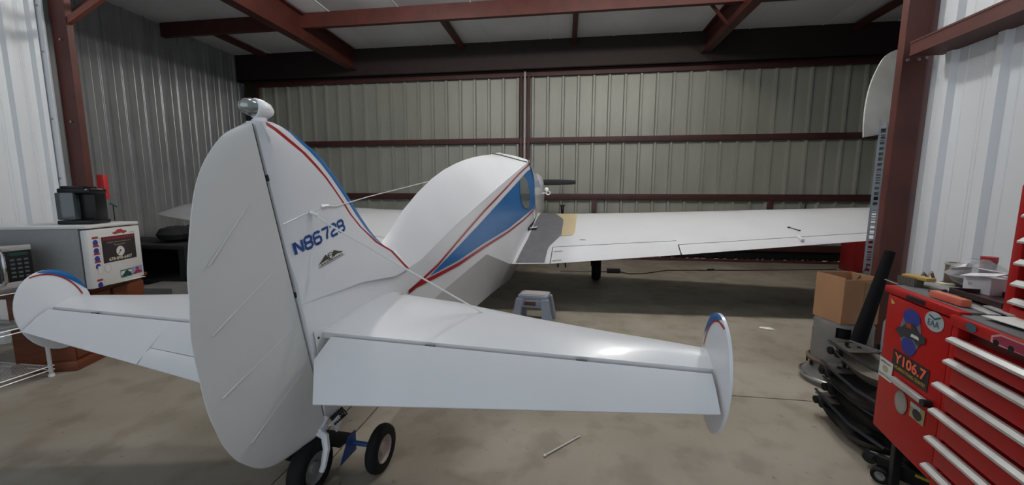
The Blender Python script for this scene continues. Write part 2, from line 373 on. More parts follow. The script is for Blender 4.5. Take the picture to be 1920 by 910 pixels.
def wsec(off, zt_, zs, w_):
    return [(-w_, 3.88 + off[0], zs), (w_, 3.88 + off[0], zs), (w_ - .01, 3.42 + off[1], zt_), (w_ - .18, 3.40 + off[1], zt_ + .07), (-w_ + .18, 3.40 + off[1], zt_ + .07), (-w_ + .01, 3.42 + off[1], zt_)]
loft('windshield', [wsec((0, 0), 1.72, 1.12, .415), wsec((.35, .45), 1.64, 1.25, .41), wsec((.80, 1.26), 1.45, 1.38, .39)], WS, AC, 25)
# black seam round the cabin at the door frame
def side_strip(pts, wd, m, name, parent, off=.0055, side=1, sheared=True):
    mb = MB(); V = []
    # subdivide at f = 3.6 and .3
    P = []
    for a, b in zip(pts[:-1], pts[1:]):
        P.append(a)
        for br in (3.6, 3.8):
            if (a[0] - br) * (b[0] - br) < 0: t = (br - a[0]) / (b[0] - a[0]); P.append((br, a[1] + (b[1] - a[1]) * t, a[2] + (b[2] - a[2]) * t))
    P.append(pts[-1]); pts = P
    for i, p in enumerate(pts):
        a = Vector(pts[max(i - 1, 0)][:2]); b = Vector(pts[min(i + 1, len(pts) - 1)][:2]); t = (b - a).normalized(); q = Vector((-t.y, t.x)) * p[2] / 2
        for s_ in (1, -1): yy_ = FX(p[0] + s_ * q.x, p[1] + s_ * q.y) if sheared else p[0] + s_ * q.x; V.append((side * (hw(yy_) + off), yy_, p[1] + s_ * q.y))
    mb.add(V, [(2 * i, 2 * i + 1, 2 * i + 3, 2 * i + 2) for i in range(len(pts) - 1)]); return mb.build(name, m, parent, None)
redU = [(.681, .721), (1.04, .824), (1.568, 1.037), (1.935, 1.179), (2.328, 1.318), (2.969, 1.554), (3.3, 1.662), (3.8, 1.702)]
redL = [(.681, .721), (.77, .741), (1.037, .754), (1.366, .776), (1.88, .842), (2.594, .922), (3.155, 1.013), (3.782, 1.148), (4.321, 1.258)]
blueU = [(.938, .771), (1.37, .915), (1.787, 1.056), (2.328, 1.25), (3.054, 1.51), (3.3, 1.60), (3.79, 1.645)]
blueL = [(.938, .770), (1.367, .804), (1.881, .874), (2.594, .955), (3.245, 1.072), (3.80, 1.175), (3.83, 1.18)]
for sd in (1, -1):
    side_strip([(a, b, .018) for a, b in redU], 0, RED, 'red_stripe', AC, side=sd)
    side_strip([(a, b, .026 if a < 2 else .02) for a, b in redL[:-1]], 0, RED, 'red_stripe', AC, side=sd)
    # blue flash: grid between lower and upper boundary
    fs = [.938 + (3.60 - .938) * i / 24 for i in range(25)] + [3.66, 3.72, 3.78]
    V = []; F = []
    for f in fs:
        lo = interp(f, [p[0] for p in blueL], [p[1] for p in blueL]); hi = interp(f, [p[0] for p in blueU], [p[1] for p in blueU])
        for t in (0, .25, .5, .75, 1): z = lo + (max(lo, hi) - lo) * t; V.append((sd * (hw(FX(f, z)) + .004), FX(f, z), z))
    F = [(5 * i + j, 5 * i + 5 + j, 5 * i + 6 + j, 5 * i + 1 + j) for i in range(len(fs) - 1) for j in range(4)]
    mesh_obj('blue_flash', V, F, BLUE, AC)
    # rear side window
    wn = [(3.107, 1.528), (2.993, 1.475), (2.977, 1.389), (3.017, 1.249), (3.176, 1.152), (3.365, 1.164), (3.40, 1.30), (3.30, 1.45), (3.2, 1.51)]
    wn = smooth_poly(wn + [wn[0]], 4)[:-1]; V = [(sd * (hw(a) + .006), a, b) for a, b in wn]; k = len(wn)
    ob = mesh_obj('cabin_window', V + [(x + sd * .004, y, z) for x, y, z in V], [tuple(range(k)), tuple(range(k, 2 * k))] + [(i, (i + 1) % k, k + (i + 1) % k, k + i) for i in range(k)], mat('cabin_glass', (.10, .12, .12), .08, coat=.5), AC)
sp = [(3.29, 1.735, .02), (3.385, 1.69, .02), (3.49, 1.62, .02), (3.63, 1.49, .02), (3.71, 1.345, .02), (3.80, 1.15, .02), (3.87, .98, .02)]
side_strip(sp, 0, BLACK, 'door_seam', AC, off=.009, sheared=False)
side_strip([(3.90, 1.03, .012), (3.75, .985, .03), (3.6, .945, .04), (3.35, .875, .05)], 0, BLACK, 'root_gap', AC, off=.006, sheared=False)
mb = MB(); pts = []
for u in (1, .9, .8, .65, .5, .3, .1, 0):
    fq = 3.29 - (1 - u) * .22; pts.append((u * hw(fq) + .002, fq, interp(fq, *ZT) - (interp(fq, *ZT) - interp(fq, *ZC)) * u ** 1.5 + .010))
mb.tube(pts, .006, 6); mb.build('canopy_seam', BLACK, AC)
MB().lathe([(.05, 0), (.05, .012), (.03, .02)], 14, (.02, 3.35, 1.81)).build('roof_vent', WHITE, AC)
MB().tube([(.33, 3.60, 1.72), (.36, 3.8, 1.84)], .004, 6).build('antenna_rod', GREYM, AC)
# venturi tube on the cowl side
ve = MB().tube([(.36, 4.62, 1.33), (.47, 4.68, 1.345)], .012, 8).build('venturi_tube', mat('clean_white', (.8, .8, .8), .4), AC)
MB().lathe([(.036, -.06), (.026, -.02), (.020, 0), (.030, .05), (.024, .05), (.015, 0), (.021, -.02), (.030, -.06), (.036, -.06)], 16, (.50, 4.70, 1.345), 'Y').build('venturi_nozzle', mat('clean_white', (.8, .8, .8), .4), ve)
MB().lathe([(0, -.03), (.03, -.02), (.034, 0), (.03, .02), (0, .03)], 12, (.475, 4.66, 1.40), 'Y').build('nozzle_cap', mat('clean_white', (.8, .8, .8), .4), ve)
# propeller
pr = MB().lathe([(.12, 5.78), (.115, 5.86), (.08, 5.98), (.03, 6.05), (0, 6.07)], 20, (0, 0, 1.55), 'Y').build('propeller', GREYM, AC)
for sd in (1, -1):
    V = []; F = []
    for i, (l, ch, tw) in enumerate([(.05, .07, 20), (.2, .115, 18), (.35, .13, 16), (.55, .125, 14), (.75, .105, 12), (.86, .088, 10), (.875, .082, 10)]):
        a = math.radians(tw); cx, cz = math.sin(a) * ch / 2 * .5, math.cos(a) * ch / 2 
        V += [(sd * l, 5.86 - cx, 1.55 - cz * .85), (sd * l, 5.875, 1.55), (sd * l, 5.86 + cx, 1.55 + cz * .85), (sd * l, 5.85, 1.55)]
    for i in range(6):
        for k in range(4): F.append((4 * i + k, 4 * i + (k + 1) % 4, 4 * i + 4 + (k + 1) % 4, 4 * i + 4 + k))
    F += [(0, 1, 2, 3), (24, 25, 26, 27)]
    mesh_obj('blade', V, F, BLACK, pr, 50)
# --- fin (right and left skins with painted bands)
finLE = [(-.195, 1.562), (-.172, 1.562), (-.126, 1.557), (-.072, 1.548), (-.015, 1.525), (.055, 1.492), (.126, 1.447), (.20, 1.378), (.275, 1.303), (.326, 1.248), (.377, 1.192), (.445, 1.123), (.513, 1.063), (.604, 1.002), (.72, .965)]
finRed = [(-.215, 1.556), (-.196, 1.549), (-.165, 1.538), (-.129, 1.520), (-.08, 1.495), (-.03, 1.469), (.035, 1.424), (.095, 1.377), (.152, 1.322), (.209, 1.264), (.257, 1.208), (.315, 1.143), (.416, 1.055), (.522, .993), (.667, .958)]
finBlue = [(-.18, 1.562), (-.16, 1.560), (-.136, 1.554), (-.09, 1.538), (-.039, 1.516), (.02, 1.48), (.084, 1.439), (.155, 1.375), (.226, 1.306), (.29, 1.24), (.345, 1.183), (.41, 1.12), (.476, 1.066), (.585, .995), (.70, .963)]
NF = len(finLE)
kb = [1, 1, .85, .65, .52, .46, .43, .42, .42, .43, .46, .52, .62, .78, .96]
finBlue = [tuple(Vector(finRed[i]).lerp(Vector(finLE[i]), kb[i])) for i in range(len(finLE))]
def fin_side(sd):
    V = []; cols = 10
    for i in range(NF):
        t = i / (NF - 1); h = Vector((-.24 + .26 * (1.55 - (1.55 - .62 * t ** 1.1 - .0)) / 1.26, 1.555 - .66 * t))
        h = Vector((-.2445 + (1.555 - h.y) * .2135, h.y))
        r = Vector(finRed[i]); b = Vector(finBlue[i]); e = Vector(finLE[i])
        d = (e - h).normalized(); wr = .0095
        dr = (b - r).normalized() if (b - r).length > 1e-4 else d
        pts = [h, h + d * .03, h.lerp(r - dr * wr, .5), h.lerp(r - dr * wr, .85), r - dr * wr, r + dr * wr, b, b.lerp(e, .4), b.lerp(e, .75), e]
        th = [.018, .034, .036, .034, .028, .026, .022, .018, .012, 0]
        kk = min(1, max(0, (t - .68) / .31)); kk = kk * kk * (3 - 2 * kk)
        for c_, (p, q) in enumerate(zip(pts, th)):
            if c_ < 6: q = q * (1 - kk) + max(q, hw(max(0, p.x - hpt(p.y))) + .0004) * kk
            V.append((sd * q, p.x, (min(p.y, interp(max(0, p.x - hpt(p.y)), *ZC) - .02)) if i == NF - 1 and c_ < 6 else p.y))
    return V, cols
for sd in (1, -1):
    V, cols = fin_side(sd); F = []; mi = []
    for i in range(NF - 1):
        for k in range(cols - 1):
            F.append((i * cols + k, i * cols + k + 1, (i + 1) * cols + k + 1, (i + 1) * cols + k)); mi.append({4: 1, 6: 2, 7: 2, 8: 2}.get(k, 0))
    if sd == 1: VV, FF, MM = V, F, mi
    else:
        off = len(VV); FF = FF + [tuple(off + a for a in f) for f in F]; MM = MM + mi; VV = VV + V
FF += [(i * cols, (i + 1) * cols, off + (i + 1) * cols, off + i * cols) for i in range(NF - 1)]; MM += [0] * (NF - 1)
FIN = mesh_obj('fin', VV, FF, None, AC, 50, MM, [WHITE, RED, BLUE])
from mathutils.bvhtree import BVHTree
BV = BVHTree.FromPolygons([Vector(v) for v in VV], FF)
def fin_x(y, z):
    h = BV.ray_cast(Vector((1, y, z)), Vector((-1, 0, 0))); return h[0].x if h[0] else .037
# fin lower body joins tail; hinge line from (.02,.284) to (-.2445,1.555)
def on_fin(pt, l=.036): return (l, pt[0], pt[1])
# --- registration N86728
e_x = Vector((0, .324, .079)); e_y = Vector((0, -.012, .054))
UW = 1 / 6.15
def glyph(ch):
    c = .22
    oct_ = lambda y0, y1: [(c * .7, y0), (.72 - c * .7, y0), (.72, y0 + c * .55), (.72, y1 - c * .55), (.72 - c * .7, y1), (c * .7, y1), (0, y1 - c * .55), (0, y0 + c * .55), (c * .7, y0), (.72 - c * .7, y0)]
    return {'N': [[(0, 0), (0, 1)], [(0, 1), (.72, 0)], [(.72, 0), (.72, 1)]],
            '8': [oct_(0, .5), oct_(.5, 1)], '6': [oct_(0, .55), [(0, .3), (0, .85), (.16, 1), (.58, 1), (.72, .86)]],
            '7': [[(0, 1), (.72, 1), (.68, .75), (.45, .35), (.38, 0)]], '2': [[(0, .86), (.14, 1), (.58, 1), (.72, .86), (.72, .66), (.56, .52), (.12, .38), (0, .24), (0, 0)], [(0, 0), (.74, 0)]]}[ch]
for i, ch in enumerate('N86728'):
    mb = MB()
    for st in glyph(ch):
        V = []; 
        for j, p in enumerate(st):
            a = Vector(st[max(j - 1, 0)]); b = Vector(st[min(j + 1, len(st) - 1)]); t = (b - a); t = Vector((t.x * .32 * UW, t.y * .06)); t.normalize(); q = Vector((-t.y, t.x)) * .0060
            for s_ in (1, -1):
                x = (i + .10 + p[0]) * UW; y = p[1] * .86 + .07
                P = Vector((.0385, -.117, 1.061)) + e_x * x + e_y * y + Vector((0, 1, .24)).normalized() * (s_ * q.x) + Vector((0, -.1, 1)).normalized() * (s_ * q.y)
                P.x = fin_x(P.y, P.z) + .002; V.append(P)
        mb.add(V, [(2 * j, 2 * j + 1, 2 * j + 3, 2 * j + 2) for j in range(len(st) - 1)])
    o = mb.build('registration_letter', NAVY, FIN, None)
DKB = mat('emblem_brown', (.05, .045, .035), .5); CRM = mat('emblem_cream', (.50, .49, .44), .5)
def drape(o, lift):
    for v in o.data.vertices: v.co.x = fin_x(v.co.y, v.co.z) + lift
def fin_poly(pts, m, name, l=.0365):
    k = len(pts); return mesh_obj(name, [(fin_x(a, b) + .0015 + (l - .0365) * 1.5, a, b) for a, b in pts], [tuple(range(k))], m, FIN)
fin_poly([(-.004, .990), (-.001, 1.0), (.031, 1.008), (.068, 1.016), (.115, 1.026), (.147, 1.035), (.162, 1.027)], CRM, 'emblem_banner')
fin_poly([(-.007, 1.003), (.01, 1.008), (.030, 1.014), (.051, 1.020), (.068, 1.018), (.046, 1.040), (.041, 1.042), (.01, 1.014)], DKB, 'emblem_wing', .037)
fin_poly([(.086, 1.025), (.097, 1.030), (.116, 1.038), (.145, 1.039), (.155, 1.043), (.127, 1.047), (.104, 1.054), (.094, 1.055), (.085, 1.039)], DKB, 'emblem_wing', .037)
fin_poly([(.054, 1.041), (.067, 1.048), (.085, 1.049), (.086, 1.037), (.083, 1.025), (.076, 1.016), (.068, 1.02), (.057, 1.033)], DKB, 'emblem_shield', .0372)
fin_poly([(.060, 1.040), (.068, 1.045), (.081, 1.046), (.081, 1.039), (.062, 1.036)], CRM, 'emblem_shield_band', .0376)
fin_poly([(.062, 1.033), (.081, 1.036), (.079, 1.026), (.075, 1.020), (.069, 1.023)], CRM, 'emblem_shield_band', .0376)
mb = MB(); mb.ribbon([(-.004, .990), (.162, 1.027)], .0018, (.0394, 0, 0), (0, 1, 0), (0, 0, 1)); drape(mb.build('emblem_line', DKB, FIN, None), .0036)
for k in range(9):
    a = .012 + k * .0155; mb = MB().ribbon([(a, .9995 + a * .223), (a + .010, .9995 + (a + .01) * .223)], .005, (.0394, 0, 0), (0, 1, 0), (0, 0, 1)); drape(mb.build('emblem_letter', DKB, FIN, None), .0036)
# rib tape lines on fin, screws at tail
mb = MB(); mb.tube([(.0355, -.17, 1.19), (.0365, -.05, 1.225), (.034, .12, 1.262)], .0015, 6); mb.build('fin_rib', WHITE, FIN)
pl_ = MB().prism([(0.02, 0), (.06, .03), (.115, .12), (.10, .13), (.0, .13)], (.041, -.052, .60), (0, 1, 0), (0, 0, 1), .003).build('tail_plate', WHITE, AC)
for a, b in ((-.03, .695), (.01, .70)): MB().tube([(.040, a, b), (.047, a, b)], .005, 6).build('screw', DARKM, pl_)
# fin post (dark gap behind rudder hinge) and hinges
def hpt(z): return (0.02 - (z - .284) * .2126)
MB().tube([(0, hpt(.30) + .002, .30), (0, hpt(1.545) + .002, 1.545)], .008, 8).build('fin_post', mat('gap_dark', (.05, .05, .05), .6), AC)
for z in (1.36, .90): MB().box((.014, hpt(z), z), (.012, .014, .022), .003, rx=math.radians(12)).build('rudder_hinge', DARKM, AC)
# --- rudder
ax_ = Vector((0, -.2126, 1)).normalized(); d0 = ax_.cross(Vector((1, 0, 0))); d0 = d0 if d0.y < 0 else -d0
DEF = math.radians(-10); dR = d0 * math.cos(DEF) + ax_.cross(d0) * math.sin(DEF)
if dR.x > 0: dR = d0 * math.cos(-DEF) + ax_.cross(d0) * math.sin(-DEF)
nR = ax_.cross(dR).normalized()
ro = [(.012, 1.291), (.053, 1.278), (.098, 1.258), (.142, 1.220), (.184, 1.173), (.222, 1.112), (.250, 1.048), (.285, .953), (.318, .85), (.336, .765), (.355, .69), (.368, .62), (.380, .50), (.388, .376), (.384, .29), (.378, .22), (.358, .14), (.336, .094), (.310, .050), (.280, .018), (.250, -.002), (.21, -.018), (.148, -.032), (.08, -.034), (.012, -.03)]
ro = smooth_poly(ro, 3)
H0 = Vector((0, .02, .284))
def rp(d, v, off): return H0 + dR * d + ax_ * v + nR * off
V = []; F = []; K = len(ro)
cen = [(.012, v) for d, v in ro]
for sd in (1, -1):
    for (d, v) in ro:
        V.append(rp(.008, v if .0 < v < 1.28 else max(-.028, min(v, 1.288)), sd * .022)); V.append(rp(.008 + (d - .008) * .55, v, sd * .016)); V.append(rp(.008 + (d - .008) * .85, v, sd * .008)); V.append(rp(d, v, sd * .0025))
S_ = 4 * K
for b0 in (0, S_):
    for i in range(K - 1):
        for k in range(3): F.append((b0 + i * 4 + k, b0 + i * 4 + k + 1, b0 + i * 4 + k + 5, b0 + i * 4 + k + 4))
for i in range(K - 1): F += [(i * 4 + 3, i * 4 + 7, S_ + i * 4 + 7, S_ + i * 4 + 3), (i * 4, i * 4 + 4, S_ + i * 4 + 4, S_ + i * 4)]
F += [(0, 1, 2, 3, S_ + 3, S_ + 2, S_ + 1, S_)]
RUD = mesh_obj('rudder', V, F, RUDW, AC, 50)
side = 1 if nR.x > 0 else -1
for (d1, v1, d2, v2) in ((.09, 1.02, .26, .86), (.06, .76, .31, .63), (.05, .50, .34, .40), (.05, .30, .30, .165)):
    pts = [rp(d1 + (d2 - d1) * t, v1 + (v2 - v1) * t, side * (.0205 - (d1 + (d2 - d1) * t) * .029)) for t in (0, .33, .66, 1)]
    MB().tube(pts, .0026, 8).build('rudder_rib', RUDW, RUD)
MB().tube([rp(.0, .12, side * .02), rp(.0, .12, side * .06)], .004, 6).build('rudder_pin', CHROME, RUD)
# --- beacon on fin top
be = MB().lathe([(0, .050), (.012, .048), (.024, .036), (.030, .015), (.031, -.004), (.028, -.008)], 20, (0, 0, 0), 'Y').build('tail_beacon', mat('clean_white', (.8, .8, .8), .4), AC, 60)
be.location = (-.005, -.213, 1.604)
be.rotation_euler = (math.radians(-3), 0, math.radians(-14)); be.scale = (1.12, 1.2, 1.12)
MB().lathe([(.028, -.006), (.027, -.020), (.021, -.036), (.010, -.045), (0, -.047)], 20, (0, 0, 0), 'Y').build('beacon_lens', mat('lens_grey', (.25, .27, .26), .05, coat=1, metal=.5), be)
MB().tube([(0, .02, -.018), (0, .005, -.05)], [.014, .022], 10).build('beacon_stalk', mat('clean_white', (.8, .8, .8), .4), be)
MB().tube([(-.03, -.03, .0), (.03, .02, .0)], .0012, 6).build('beacon_wire', CHROME, be)
# --- horizontal tail
def shear(p): return (p[0], p[1] - .022 * p[0], p[2])
LEs = ([.0, .06, .15, .5, .95, 1.3, 1.6], [.62, .60, .555, .475, .32, .22, .135])
def stab(sd):
    ls = [.03, .06, .10, .15, .3, .5, .72, .95, 1.15, 1.3, 1.45, 1.6]; secs = []
    for i, l in enumerate(ls):
        c = interp(l, *LEs); zl = .712 + .05 * c; S = []
        bul = .004 * math.sin(l * 14)
        for x in (0, .04, .12, .25, .45, .7, 1.0):          # LE -> TE upper
            S.append((x, 1, [0, .012, .022, .030, .032, .026, .010][[0, .04, .12, .25, .45, .7, 1.0].index(x)] + bul * x * (1 - x) * 3))
        for x in (1.0, .7, .45, .2, .04): S.append((x, -1, -.016 if x == 1.0 else -.024 if x < .9 and x > .05 else -.012))
        secs.append([shear((sd * l, c * (1 - x), (zl + (.700 - zl) * x) + o)) for x, _, o in S])
    return loft('tailplane', secs, WHITE2, AC, 50)
def elev(sd, l0=.105, l1=1.585):
    def te(l): return (interp(l, [.165, 1.6], [-.225, -.132]), interp(l, [.165, 1.6], [.517, .620]))
    parts = []
    def sec(l, lt, x0, x1):
        fT, zT = te(lt); S = []
        for x, t in ((x0, 0.0), (x0 + .0, .010 if x0 == 0 else .006), (x0 + (x1 - x0) * .4, .012), (x1, .002), (x1, -.002), (x0 + (x1 - x0) * .4, -.012), (x0, -.010 if x0 == 0 else -.006)):
            f = -.022 + (fT + .022) * x; z = .694 + (zT - .694) * x
            lx = l + (lt - l) * x - (.045 if l == l0 and .2 < x < .6 else 0)
            if x0 == 0 and x == 0 and t == 0.0: f += .012
            S.append(shear((sd * lx, f - t * .5, z + t)))
        return S
    if sd > 0:
        L = [(l0, .165), (.3, .3), (.6, .6), (.9, .9), (1.2, 1.2), (l1, l1)]
        return loft('elevator', [sec(a, b, 0, 1) for a, b in L], WHITE2, AC, 35)
    e1 = loft('elevator', [sec(l, l, 0, 1) for l in (.76, 1.0, 1.3, l1)], WHITE2, AC, 35)
    # inboard section carries the trim tab
    e2 = loft('elevator_inboard', [sec(l, lt, 0, .62) for l, lt in ((l0, .165), (.3, .3), (.5, .5), (.762, .762))], WHITE2, e1, 35)
    loft('trim_tab', [sec(l, lt, .645, 1) for l, lt in ((.19, .19), (.4, .4), (.752, .752))], WHITE2, e1, 35)
    return e1
EPL = [(.0 + .150 * math.cos(a) , .69 + .218 * math.sin(a)) for a in [2 * PI * k / 40 for k in range(40)]]
th_ = math.radians(9)
def ep(a, b): # tilt
    x, z = a, b - .69; return (.012 + x * math.cos(th_) - z * math.sin(th_), .69 + x * math.sin(th_) + z * math.cos(th_))
for sd in (1, -1):
    stab(sd); e_ = elev(sd)
    for l in ((.55, 1.15) if sd > 0 else (.36, 1.28)):
        MB().tube([shear((sd * (l - .02), -.014, .698)), shear((sd * (l + .02), -.014, .698))], .006, 8).build('elevator_hinge', DARKM, AC)
    # end plate
    P = [ep(a, b) for a, b in EPL]; k = len(P); xo = sd * 1.605
    V = [shear((xo - .005, a, b)) for a, b in P] + [shear((xo + .005, a, b)) for a, b in P]
    q = [shear((xo - .009, .01 + (a - .01) * .93, .69 + (b - .69) * .95)) for a, b in P] + [shear((xo + .009, .01 + (a - .01) * .93, .69 + (b - .69) * .95)) for a, b in P]
    VV2 = V + q
    F = [(i, (i + 1) % k, k + (i + 1) % k, k + i) for i in range(k)] + [(i, (i + 1) % k, 2 * k + (i + 1) % k, 2 * k + i) for i in range(k)] + [(k + i, k + (i + 1) % k, 3 * k + (i + 1) % k, 3 * k + i) for i in range(k)]
    F += [tuple(range(2 * k, 3 * k)), tuple(range(3 * k, 4 * k))]
    EP = mesh_obj('end_plate_fin', VV2, F, WHITE, AC, 50)
    # blue leading tip and red line, both faces
    def arc(r0, r1, a0, a1, n_, m, name):
        V = []; F = []
        for s2 in (-1, 1):
            b0 = len(V)
            for i in range(n_ + 1):
                a = math.radians(a0 + (a1 - a0) * i / n_)
                for r in (r0(i / n_), (r0(i / n_) + r1(i / n_)) / 2, r1(i / n_)):
                    p = ep(.150 * r * math.cos(a), .69 + .218 * r * math.sin(a)); V.append(shear((xo + s2 * (.0112 if r < .935 else .0112 - (min(r, 1) - .935) / .065 * .0044), p[0], p[1])))
            F += [(b0 + 3 * i + j, b0 + 3 * i + j + 1, b0 + 3 * i + j + 4, b0 + 3 * i + j + 3) for i in range(n_) for j in (0, 1)]
        return mesh_obj(name, V, F, m, EP)
    arc(lambda t: 1.0 - .15 * math.sin(PI * t) ** .7, lambda t: 1.003, 16, 98, 20, BLUE, 'blue_tip')
    arc(lambda t: .78 + .19 * t ** 2, lambda t: .82 + .18 * t ** 2, 14, 112, 20, RED, 'red_stripe')
# brace wires
wr_ = mat('wire_white', (.62, .62, .61), .4)
b1 = MB().tube([(.034, -.019, 1.227), (.09, .02, 1.175), (.695, .29, .742)], .0042, 6).build('brace_wire', wr_, AC)
MB().lathe([(0, .002), (.030, .002), (.030, -.003)], 16, (.70, .292, .744)).build('wire_washer', WHITE, b1)
MB().tube([(.034, -.03, 1.230), (.055, -.005, 1.215)], [.010, .006], 6).build('wire_clevis', WHITE, b1)
b2 = MB().tube([(-.034, -.019, 1.227), (-.695, .30, .742)], .0042, 6).build('brace_wire', wr_, AC)
MB().tube([(-.034, -.03, 1.230), (-.055, -.005, 1.215)], [.010, .006], 6).build('wire_clevis', WHITE, b2)
b3 = MB().tube([(.034, .06, 1.252), (.04, .14, 1.250), (.0, .45, 1.29), (-.12, 1.52, 1.412)], .0026, 6).build('antenna_wire', wr_, AC)
MB().tube([(.032, .045, 1.25), (.040, .085, 1.254)], [.010, .007], 6).build('wire_fitting', WHITE, b3)
MB().box((.12, .48, .757), (.012, .10, .003), .001, rz=math.radians(-60)).build('access_slot', mat('slot_tan', (.35, .31, .18), .6), AC)
# --- wings
AL = math.radians(14.5)
def wfte(l): return 2.72 + max(0, l - .32) * .0984
def wzte(l): return interp(l, [.2, .32, .73, 2.1, 3.9, 5.2], [.54, .546, .556, .682, .862, .985])
def wc(l):
    c = interp(l, [.3, 5.2], [1.8, .78])
    return c
def tipk(l): return 1.0 if l < 4.9 else max(.22, math.sqrt(max(0, 1 - ((l - 4.9) / .49) ** 2)))
def yt(x, t): return 5 * t * (.2969 * math.sqrt(x) - .126 * x - .3516 * x ** 2 + .2843 * x ** 3 - .1036 * x ** 4)
def wpt(l, x, up=1, off=0):
    c = wc(l); k = tipk(l); y = k * c * (yt(x, .13) * (1 if up > 0 else -.7) + .08 * x * (1 - x) * (1 if up > 0 else .4)) + off
    d = c * (1 - x)
    d = d * (.45 + .55 * k) + .12 * c * (1 - k)
    return wfte(l) + d * math.cos(AL) - y * math.sin(AL), wzte(l) + d * math.sin(AL) + y * math.cos(AL)
XU = [0, .01, .03, .07, .13, .2, .3, .4, .5, .6, .7]
def wing(sd):
    # main body: x from LE to hinge fraction h(l)
    def sec(l, h, x0=0.0):
        xu = [x for x in XU if x0 <= x < h - .02] + [h]; 
        xl = [h, .6, .4, .2, .08, .02]
        S = [(sd * l, *wpt(l, x)) for x in xu] + [(sd * l, *wpt(l, x, -1)) for x in xl]
        return S
    def sec_te(l, h0):
        S = [(sd * l, *wpt(l, x)) for x in (h0, h0 + (1 - h0) * .4, 1)] + [(sd * l, *wpt(l, 1, -1)), (sd * l, *wpt(l, h0 + (1 - h0) * .4, -1)), (sd * l, *wpt(l, h0, -1))]
        return S
    ls = [.20, .34, .5, .72, .73, 1.0, 1.4, 1.8, 2.10, 2.14, 2.6, 3.1, 3.6, 4.1, 4.6, 4.68]
    W_ = loft('wing', [sec(l, .805) for l in ls], WHITE2, AC, 40)
    loft('wing_tip', [sec(l, 1.0) for l in (4.68, 4.9, 5.0, 5.1, 5.18, 5.25, 5.31, 5.36, 5.38)], WHITE2, W_, 40)
    loft('wing_root_trailing_edge', [sec_te(l, .8045) for l in (.20, .34, .5, .735)], WHITE2, W_, 40)
    loft('flap', [sec_te(l, .812) for l in (.745, 1.2, 1.6, 2.112)], WHITE2, W_, 40)
    loft('aileron', [sec_te(l, .8045 if False else .870) for l in (2.125, 2.8, 3.4, 4.0, 4.672)], WHITE2, W_, 40)
    loft('wing_rear_skin', [[(sd * l, *wpt(l, x)) for x in (.8045, .835, .862)] + [(sd * l, *wpt(l, x, -1)) for x in (.862, .8045)] for l in (2.112, 2.8, 3.4, 4.0, 4.68)], WHITE2, W_, 40)
    # dark recess spar just behind the hinge gap
    loft('hinge_spar', [[(sd * l, wpt(l, x)[0], wpt(l, x)[1] - .012) for x in (.79, .90)] + [(sd * l, wpt(l, x, -1)[0], wpt(l, x, -1)[1] + .008) for x in (.90, .79)] for l in (.74, 1.4, 2.1, 2.8, 3.6, 4.67)], mat('gap_dark', (.05, .05, .05), .6), W_, 40)
    def patch(name, outline, m, off):
        # outline in (l, x): triangulated fan subdivided in strips over x
        V = []; F = []
        xs_ = sorted(set([p[1] for p in outline])); lo, hi = xs_[0], xs_[-1]; N_ = 40
        def span(x):
            I = []
            for (a, b) in zip(outline, outline[1:] + outline[:1]):
                if (a[1] - x) * (b[1] - x) <= 0 and a[1] != b[1]:
                    I.append(a[0] + (b[0] - a[0]) * (x - a[1]) / (b[1] - a[1]))
            return min(I), max(I)
        for i in range(N_ + 1):
            x = lo + (hi - lo) * (i / N_); x = min(max(x, lo + 1e-5), hi - 1e-5); a, b = span(x)
            for l in (a, (a + b) / 2, b): V.append((sd * l, *wpt(l, x, 1, off)))
        for i in range(N_):
            for k in (0, 1): F.append((3 * i + k, 3 * i + k + 1, 3 * i + 4 + k, 3 * i + 3 + k))
        mesh_obj(name, V, F, m, W_)
    if sd > 0 or True:
        patch('tan_root_patch', [(.44, .03), (.975, .03), (.98, .60), (.95, .66), (.60, .67), (.44, .66)], mat('tan_paint', (.46, .38, .23), .5), .002)
        patch('walkway_strip', [(.46, .06), (.62, .06), (.712, .20), (.80, .33), (.812, .42), (.818, .64), (.70, .80), (.685, .85), (.68, .99), (.36, .99), (.42, .70)], mat('walkway_grit', (.125, .125, .135), .75, noise=.2, nscale=9, bump=.2, bscale=200), .0042)
        for l, x in ((.81, .863), (.81, .967)):
            patch('flap_label', [(l - .05, x), (l + .05, x), (l + .05, x + .012), (l - .05, x + .012)], mat('label_olive', (.25, .24, .14), .6), .003)
        ft = MB().box((sd * .40, wpt(.44, .56)[0] + .02, wpt(.44, .56)[1] + .02), (.20, .10, .012), .003, ry=math.radians(-8) * sd).build('root_fairing_tab', WHITE, W_)
        l = 3.32; f, z = wpt(l, .90)
        MB().box((sd * l, f, z + .012), (.03, .13, .022), .004, rx=AL).build('aileron_horn', WHITE, W_)
        f1, z1 = wpt(3.31, .69); f2, z2 = wpt(3.38, .76)
        MB().tube([(sd * 3.31, f1, z1 + .006), (sd * 3.38, f2, z2 + .006)], .005, 6).build('aileron_pushrod', DARKM, W_)
        for (l, x) in ((3.31, .69), (3.38, .76)): f, z = wpt(l, x); MB().lathe([(.014, 0), (.012, .012), (0, .014)], 10, (sd * l, f, z)).build('rod_end', DARKM, W_)
        f, z = wpt(1.08, .73); MB().box((sd * 1.08, f, z + .003), (.07, .018, .006), .002).build('fuel_vent', GREYM, W_)
for sd in (1, -1): wing(sd)
